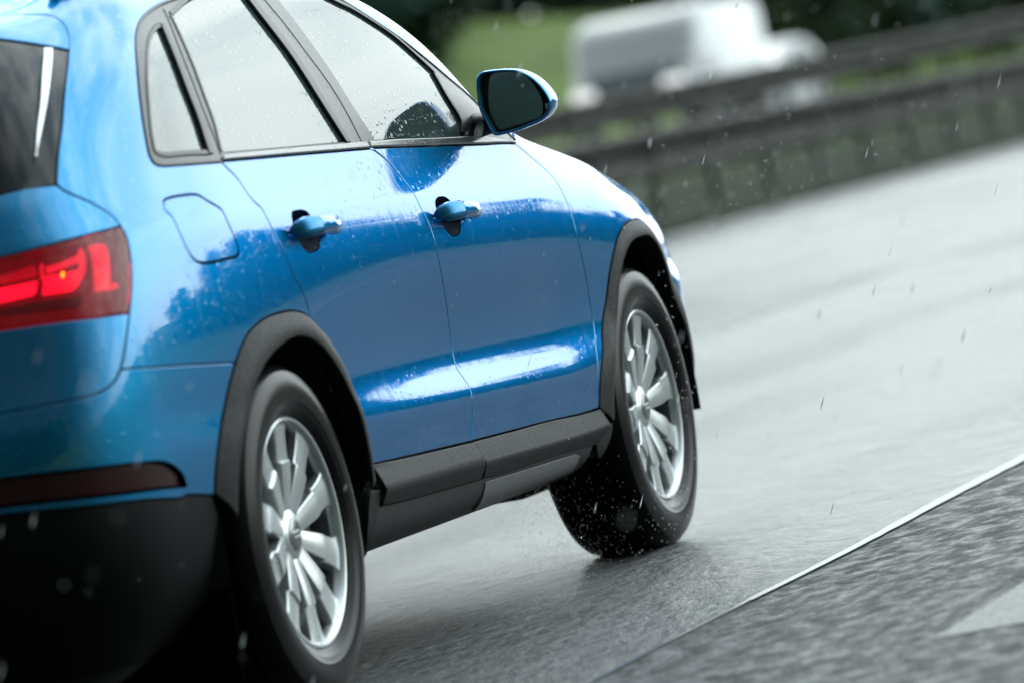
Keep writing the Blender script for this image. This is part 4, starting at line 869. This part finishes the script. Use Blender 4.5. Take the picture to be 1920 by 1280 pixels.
# ------------------------------------------------------------------ vehicles on the far carriageway
m_vw = mat('white_van_paint', (.55, .57, .58), .45, coat=.3)
m_vg = mat('vehicle_glass', (.05, .075, .085), .12)
m_hl = mat('headlamp', (.8, .8, .8), .1, emit=(1, 1, 1), es=1.2)
def van(loc, label, Hh, Ln, Wd, hood, name='van', cat='van', sc=1.0):
    v = empty(name, loc); tag(v, label, cat)
    # side profile, nose towards -x
    h0 = .30
    if name == 'van': pr = [(0, h0), (-.02, .62), (.05, .66), (.28, .74), (.58, 1.06), (.78, Hh-.30), (1.02, Hh-.08), (1.45, Hh), (Ln-.35, Hh), (Ln-.08, Hh-.12), (Ln, Hh-.6), (Ln, h0+.1), (Ln-.1, h0)]
    else: pr = [(0, h0), (-.02, .58), (.15, .78), (1.1, .98), (1.75, 1.34), (2.3, Hh), (3.2, Hh), (3.8, 1.25), (4.25, 1.0), (4.35, .7), (4.3, h0)]
    rg = []
    for s_, yy in ((.0, 0), (.86, .0), (.97, .06), (1, .16)):
        pass
    def ringy(y, k):
        cx_, cz = Ln/2, h0+.3
        return [(cx_+(x-cx_)*k, y, cz+(z-cz)*(k if z > cz else 1)) for x, z in pr]
    W2 = Wd/2
    rgs = [ringy(-W2+.0, .93), ringy(-W2+.05, .975), ringy(-W2+.16, 1), ringy(W2-.16, 1), ringy(W2-.05, .975), ringy(W2, .93)]
    mb = MB(); mb.loft(rgs); body = mb.build('body', m_vw, v, angle=55)
    # windscreen, side windows
    if name == 'van':
        q = [(.30, .76), (.56, 1.04)]; sw = [((.9, .80), (1.7, .80), (1.65, 1.15), (1.0, 1.15))]
    else:
        q = [(1.14, 1.0), (1.98, 1.38)]; sw = [((1.5, 1.0), (2.7, 1.0), (2.7, 1.36), (2.25, 1.36)), ((2.8, 1.0), (3.6, 1.0), (3.3, 1.34), (2.8, 1.36))]
    (xa, za), (xb, zb_) = q; nx, nz_ = -(zb_-za), (xb-xa); ln = math.hypot(nx, nz_); nx, nz_ = nx/ln*.012, nz_/ln*.012
    mb = MB(); mb.add([(xa+nx, -W2+.2, za+nz_), (xb+nx, -W2+.27, zb_+nz_), (xb+nx, W2-.27, zb_+nz_), (xa+nx, W2-.2, za+nz_)], [(0, 1, 2, 3)]); mb.build('windscreen', m_vg, v)
    for sgn in (-1, 1):
        for P in sw:
            mb = MB(); mb.add([(x, sgn*(W2+.004 if True else 0), z) for x, z in P]+[(x, sgn*(W2-.05), z) for x, z in P], [(0, 1, 2, 3), (0, 4, 5, 1), (1, 5, 6, 2), (2, 6, 7, 3), (3, 7, 4, 0)]); mb.build('side_window', m_vg, v)
        mb = MB(); mb.box((.10, sgn*(W2-.28), .76), (.16, .34, .18), None, .04); mb.build('headlamp', m_hl, v, angle=40)
        for xw in (.85, Ln-.95):
            mb = MB(); mb.lathe([(-.10, .10), (-.10, .2), (-.11, .28), (-.09, .32), (.09, .32), (.1, .2)], 28, center=(xw, sgn*(W2-.08), .32)); wh = mb.build('wheel', m_rubber, v, angle=40)
    mb = MB(); mb.box((-.02, 0, .40), (.16, Wd*.9, .22), None, .04); mb.build('bumper', m_vw, v, angle=40)
    mb = MB(); mb.box((.03, 0, .72), (.1, Wd*.5, .14), None, .02); mb.build('grille', m_black, v)
    return v
van((74.5, 19.25, .72), 'white high-roofed van seen blurred above the far guardrail', 1.9, 5.2, 2.0, 1)
van((88.0, 21.35, .52), 'small white car following behind the white van, mostly hidden by the guardrail', 1.42, 4.35, 1.8, 1, 'following_car', 'car')

# ------------------------------------------------------------------ trees
def leafmat(nm, c0, c1):
    m = mat(nm, c0, .7); t, b, l = nodes(m); b.inputs['Specular IOR Level'].default_value = .25; oi = t.nodes.new('ShaderNodeTexNoise'); oi.inputs['Scale'].default_value = .9; oi.inputs['Detail'].default_value = 3
    tc = t.nodes.new('ShaderNodeTexCoord'); l(tc.outputs['Object'], oi.inputs['Vector']); cr = t.nodes.new('ShaderNodeValToRGB')
    cr.color_ramp.elements[0].position = .35; cr.color_ramp.elements[0].color = (*c0, 1); cr.color_ramp.elements[1].position = .65; cr.color_ramp.elements[1].color = (*c1, 1)
    l(oi.outputs['Fac'], cr.inputs[0]); l(cr.outputs[0], b.inputs['Base Color']); return m
lm = [leafmat('leaves_dark', (.020, .052, .026), (.050, .100, .042)), leafmat('leaves_mid', (.02, .042, .010), (.05, .085, .02)), leafmat('leaves_bluish', (.028, .085, .085), (.06, .14, .125))]
m_bark = mat('bark', (.05, .04, .03), .85)
def tree_proto(name, h, w, n, leaf, m, seed, low=.12):
    rd = random.Random(seed); t = empty(name)
    mb = MB(); mb.tube([(0, 0, -.3), (.05*h*.1, 0, h*.3), (-.03*h*.1, .05, h*.62), (0, 0, h*.9)], [h*.028, h*.022, h*.013, h*.004], 7)
    limbs = []
    for i in range(9):
        a = rd.uniform(0, 2*pi); z0 = h*rd.uniform(.2, .7); L_ = w*rd.uniform(.28, .45); e = (L_*cos(a), L_*sin(a), z0+L_*rd.uniform(.4, .9)); limbs.append(e)
        mb.tube([(0, 0, z0), (e[0]*.5, e[1]*.5, z0+(e[2]-z0)*.35), e], [h*.012, h*.008, h*.003], 5)
    mb.build('trunk', m_bark, t, smooth=True)
    cl = []
    for i in range(38):
        z = rd.uniform(low, 1.0); prof_ = (math.sin(pi*min(1, (z-low+.10)/(1.08-low)))**.65)
        a = rd.uniform(0, 2*pi); rr_ = w*.5*prof_*rd.uniform(.25, 1.0)
        cl.append((rr_*cos(a), rr_*sin(a), z*h*.95, w*rd.uniform(.10, .19)))
    V = []; Fc = []
    for i in range(n):
        c_ = cl[rd.randrange(len(cl))]; dv = Vector((rd.gauss(0, 1), rd.gauss(0, 1), rd.gauss(0, .8))); dv.normalize(); p = Vector(c_[:3])+dv*c_[3]*rd.uniform(.55, 1.05)
        a = Vector((rd.gauss(0, 1), rd.gauss(0, 1), rd.gauss(0, 1))).normalized(); b_ = a.cross(Vector((rd.gauss(0, 1), rd.gauss(0, 1), rd.gauss(0, 1)))).normalized()
        s_ = leaf*rd.uniform(.6, 1.3); k = len(V)
        V += [tuple(p-a*s_), tuple(p+b_*s_*.55), tuple(p+a*s_), tuple(p-b_*s_*.55)]; Fc.append((k, k+1, k+2, k+3))
    meshobj('crown', V, Fc, m, t)
    return t
pr = [tree_proto('broadleaf_tree', 8, 6.5, 5200, .24, lm[0], 1), tree_proto('broadleaf_tree', 7, 6, 4800, .22, lm[1], 2), tree_proto('broadleaf_tree', 9, 6.5, 5200, .25, lm[2], 5), tree_proto('shrub', 3.2, 4.2, 3600, .17, lm[1], 9, .02)]
used = [False]*4
def place(i, x, y, z, s, rz, label, cat='tree', group=None):
    o = pr[i] if not used[i] else copy_obj(pr[i]); used[i] = True
    o.location = (x, y, z); o.scale = (s, s, s); o.rotation_euler = (0, 0, rz); tag(o, label, cat, group)
rt = random.Random(11)
GA = 'trees at the top of the grass embankment'
# upper left: dark trees above the green embankment
for k, (x, y, s, i) in enumerate([(152, 45, 1.1, 2), (160, 47, 1.2, 0), (168, 46, 1.2, 2), (176, 47, 1.2, 0), (184, 45, 1.2, 2), (192, 47, 1.2, 0), (200, 45, 1.2, 2), (208, 48, 1.3, 0), (218, 46, 1.3, 2), (228, 48, 1.3, 0), (240, 46, 1.3, 2), (252, 49, 1.4, 0), (266, 47, 1.4, 2), (164, 45.6, 1.2, 0), (170, 46.2, 1.3, 2), (156, 45, 1.1, 0), (136, 47, 1.3, 0), (143, 50, 1.4, 2), (150, 52, 1.5, 0), (159, 53, 1.5, 2), (169, 54, 1.6, 0), (180, 53, 1.5, 2), (192, 54, 1.6, 0), (205, 55, 1.6, 2)]):
    place(i, x, y, land(x, y)-.2, s, rt.uniform(0, 6), ('dark green leafy tree' if i == 0 else 'blue-green leafy tree')+' on top of the embankment behind the van', 'tree', GA)
for k, (x, y, s, i) in enumerate([(95, 30.4, .6, 2), (97.5, 30.5, .62, 0), (104, 32.3, .7, 2), (112, 34.8, .75, 2), (122, 37.9, .85, 0), (132, 40.7, .9, 2)]):
    place(i, x, y, land(x, y)-.2, s, rt.uniform(0, 6), ('dark green leafy tree' if i == 0 else 'blue-green leafy tree')+' on the embankment slope beside the windscreen pillar', 'tree', 'trees on the embankment slope')
GB = 'trees growing low behind the far carriageway'
for k, (x, y, s, i) in enumerate([(113, 26.3, .7, 0), (119, 26.0, .75, 2), (125, 26.3, .8, 0), (131, 26.8, .85, 1), (137, 26.4, .8, 0), (144, 27, .9, 2), (151, 27, .9, 0), (159, 27.6, .95, 1), (168, 28, 1.0, 0), (178, 28.5, 1.0, 2), (190, 29, 1.1, 0), (203, 30, 1.1, 2), (218, 31, 1.2, 0), (235, 33, 1.2, 0), (255, 36, 1.3, 2), (280, 39, 1.4, 0)]):
    place(i, x, y, land(x, y)-.2, s, rt.uniform(0, 6), {0: 'dark green', 1: 'mid green', 2: 'blue-green'}[i]+' tree growing low beyond the far guardrail, right of the white van', 'tree', GB)
for k, (x, y, s) in enumerate([(109, 25.6, .6), (116, 25.4, .7), (129, 25.6, .75), (146, 25.8, .8)]):
    place(3, x, y, land(x, y)-.1, s, rt.uniform(0, 6), 'low green shrub at the foot of the embankment beyond the far carriageway', 'shrub', 'shrubs at the foot of the embankment')
# the treeline on the near verge, seen mirrored in the doors
GC = 'trees along the near verge mirrored in the car doors'
for k in range(24):
    x = 26+k*4.2+rt.uniform(-1.0, 1.0); y = -15-rt.uniform(0, 3)-k*.1; i = rt.choice([0, 1, 0, 0])
    place(i, x, y, -.5, min(1, .45+k*.13)*rt.uniform(.82, 1.06), rt.uniform(0, 6), 'leafy verge tree seen only as a reflection in the blue doors', 'tree', GC)
for k in range(28):
    x = 25+k*3.4+rt.uniform(-.6, .6)
    place(3, x, -13.6-rt.uniform(0, .8), -.3, rt.uniform(.7, 1.0), rt.uniform(0, 6), 'low green hedge shrub on the near verge seen only as a reflection in the doors', 'shrub', 'hedge shrubs along the near verge')
GD = 'trees behind the photographer'
for k in range(14):
    place(0, -36-rt.uniform(0, 10), -34+k*5.2, .2, rt.uniform(1.3, 1.8), rt.uniform(0, 6), 'dark tree standing far behind the car, seen only in its door mirror', 'tree', GD)

# ------------------------------------------------------------------ rain and spray
m_drop = mat('rain_drop', (.95, .98, 1.), .05, ior=1.33); m_drop.node_tree.nodes['Principled BSDF'].inputs['Transmission Weight'].default_value = .65
rd = random.Random(21); mb = MB()
def drop(p, L_, w_, dv):
    dv = dv.normalized(); a = dv.cross(Vector((1, 0, 0))).normalized(); b_ = dv.cross(a)
    P = [p-dv*L_/2, p+dv*L_/2]; mid = p+dv*L_*.15
    V = [tuple(P[0])]+[tuple(mid+a*w_*cos(t_)+b_*w_*sin(t_)) for t_ in (0, 2.09, 4.19)]+[tuple(P[1])]
    mb.add(V, [(0, 1, 2), (0, 2, 3), (0, 3, 1), (4, 2, 1), (4, 3, 2), (4, 1, 3)])
def world(px, py, dist):
    v = d+r2*((px-960)/F_PX)-u2*((py-640)/F_PX); return Vector(CP[1:4])+v.normalized()*dist
fall = Vector((-.15, .42, -1))
for k in range(5000):
    x = rd.uniform(-5, 14); y = rd.uniform(-3.2, 4.5); z = rd.uniform(0, 2.2)
    if abs(y) < 1.02 and -1.0 < x < 3.6: continue
    drop(Vector((x, y, z)), rd.uniform(.003, .008), rd.uniform(.0005, .0009), fall)
hd = Vector((d.x, d.y, 0)).normalized(); hs = Vector((hd.y, -hd.x, 0))
for k in range(1500):      # heavier drops in the air between the camera and the far side of the car
    t_ = rd.uniform(5.5, 26); p = Vector(CP[1:4])+hd*t_+hs*rd.uniform(-2.6, 2.6)+Vector((0, 0, rd.uniform(-1.0, 1.3)))
    if p.z < .05 or (abs(p.y) < 1.05 and -1.0 < p.x < 3.6): continue
    drop(p, rd.uniform(.016, .040), rd.uniform(.0010, .0020), fall)
o = mb.build('rain', m_drop); o['kind'] = 'stuff'
mb = MB()
for k in range(9000):      # spray thrown up round the front wheel and along the far flank
    c_ = rd.random()
    if c_ < .35: x = rd.gauss(2.45, .28); y = -.60-abs(rd.gauss(0, .14)); z = abs(rd.gauss(0, .18))
    elif c_ < .7: x = rd.gauss(3.3, .5); y = rd.gauss(-.95, .25); z = abs(rd.gauss(.35, .3))
    else: x = rd.uniform(3.2, 9); y = rd.uniform(-1.0, 3.2); z = abs(rd.gauss(.5, .45))
    if c_ >= .35 and x < 3.55 and abs(y) < .93: continue
    drop(Vector((x, y, z+.01)), rd.uniform(.002, .007), rd.uniform(.0004, .0010), Vector((rd.gauss(0, .6), rd.gauss(0, .6), -1)))
o = mb.build('wheel_spray', m_drop); o['kind'] = 'stuff'
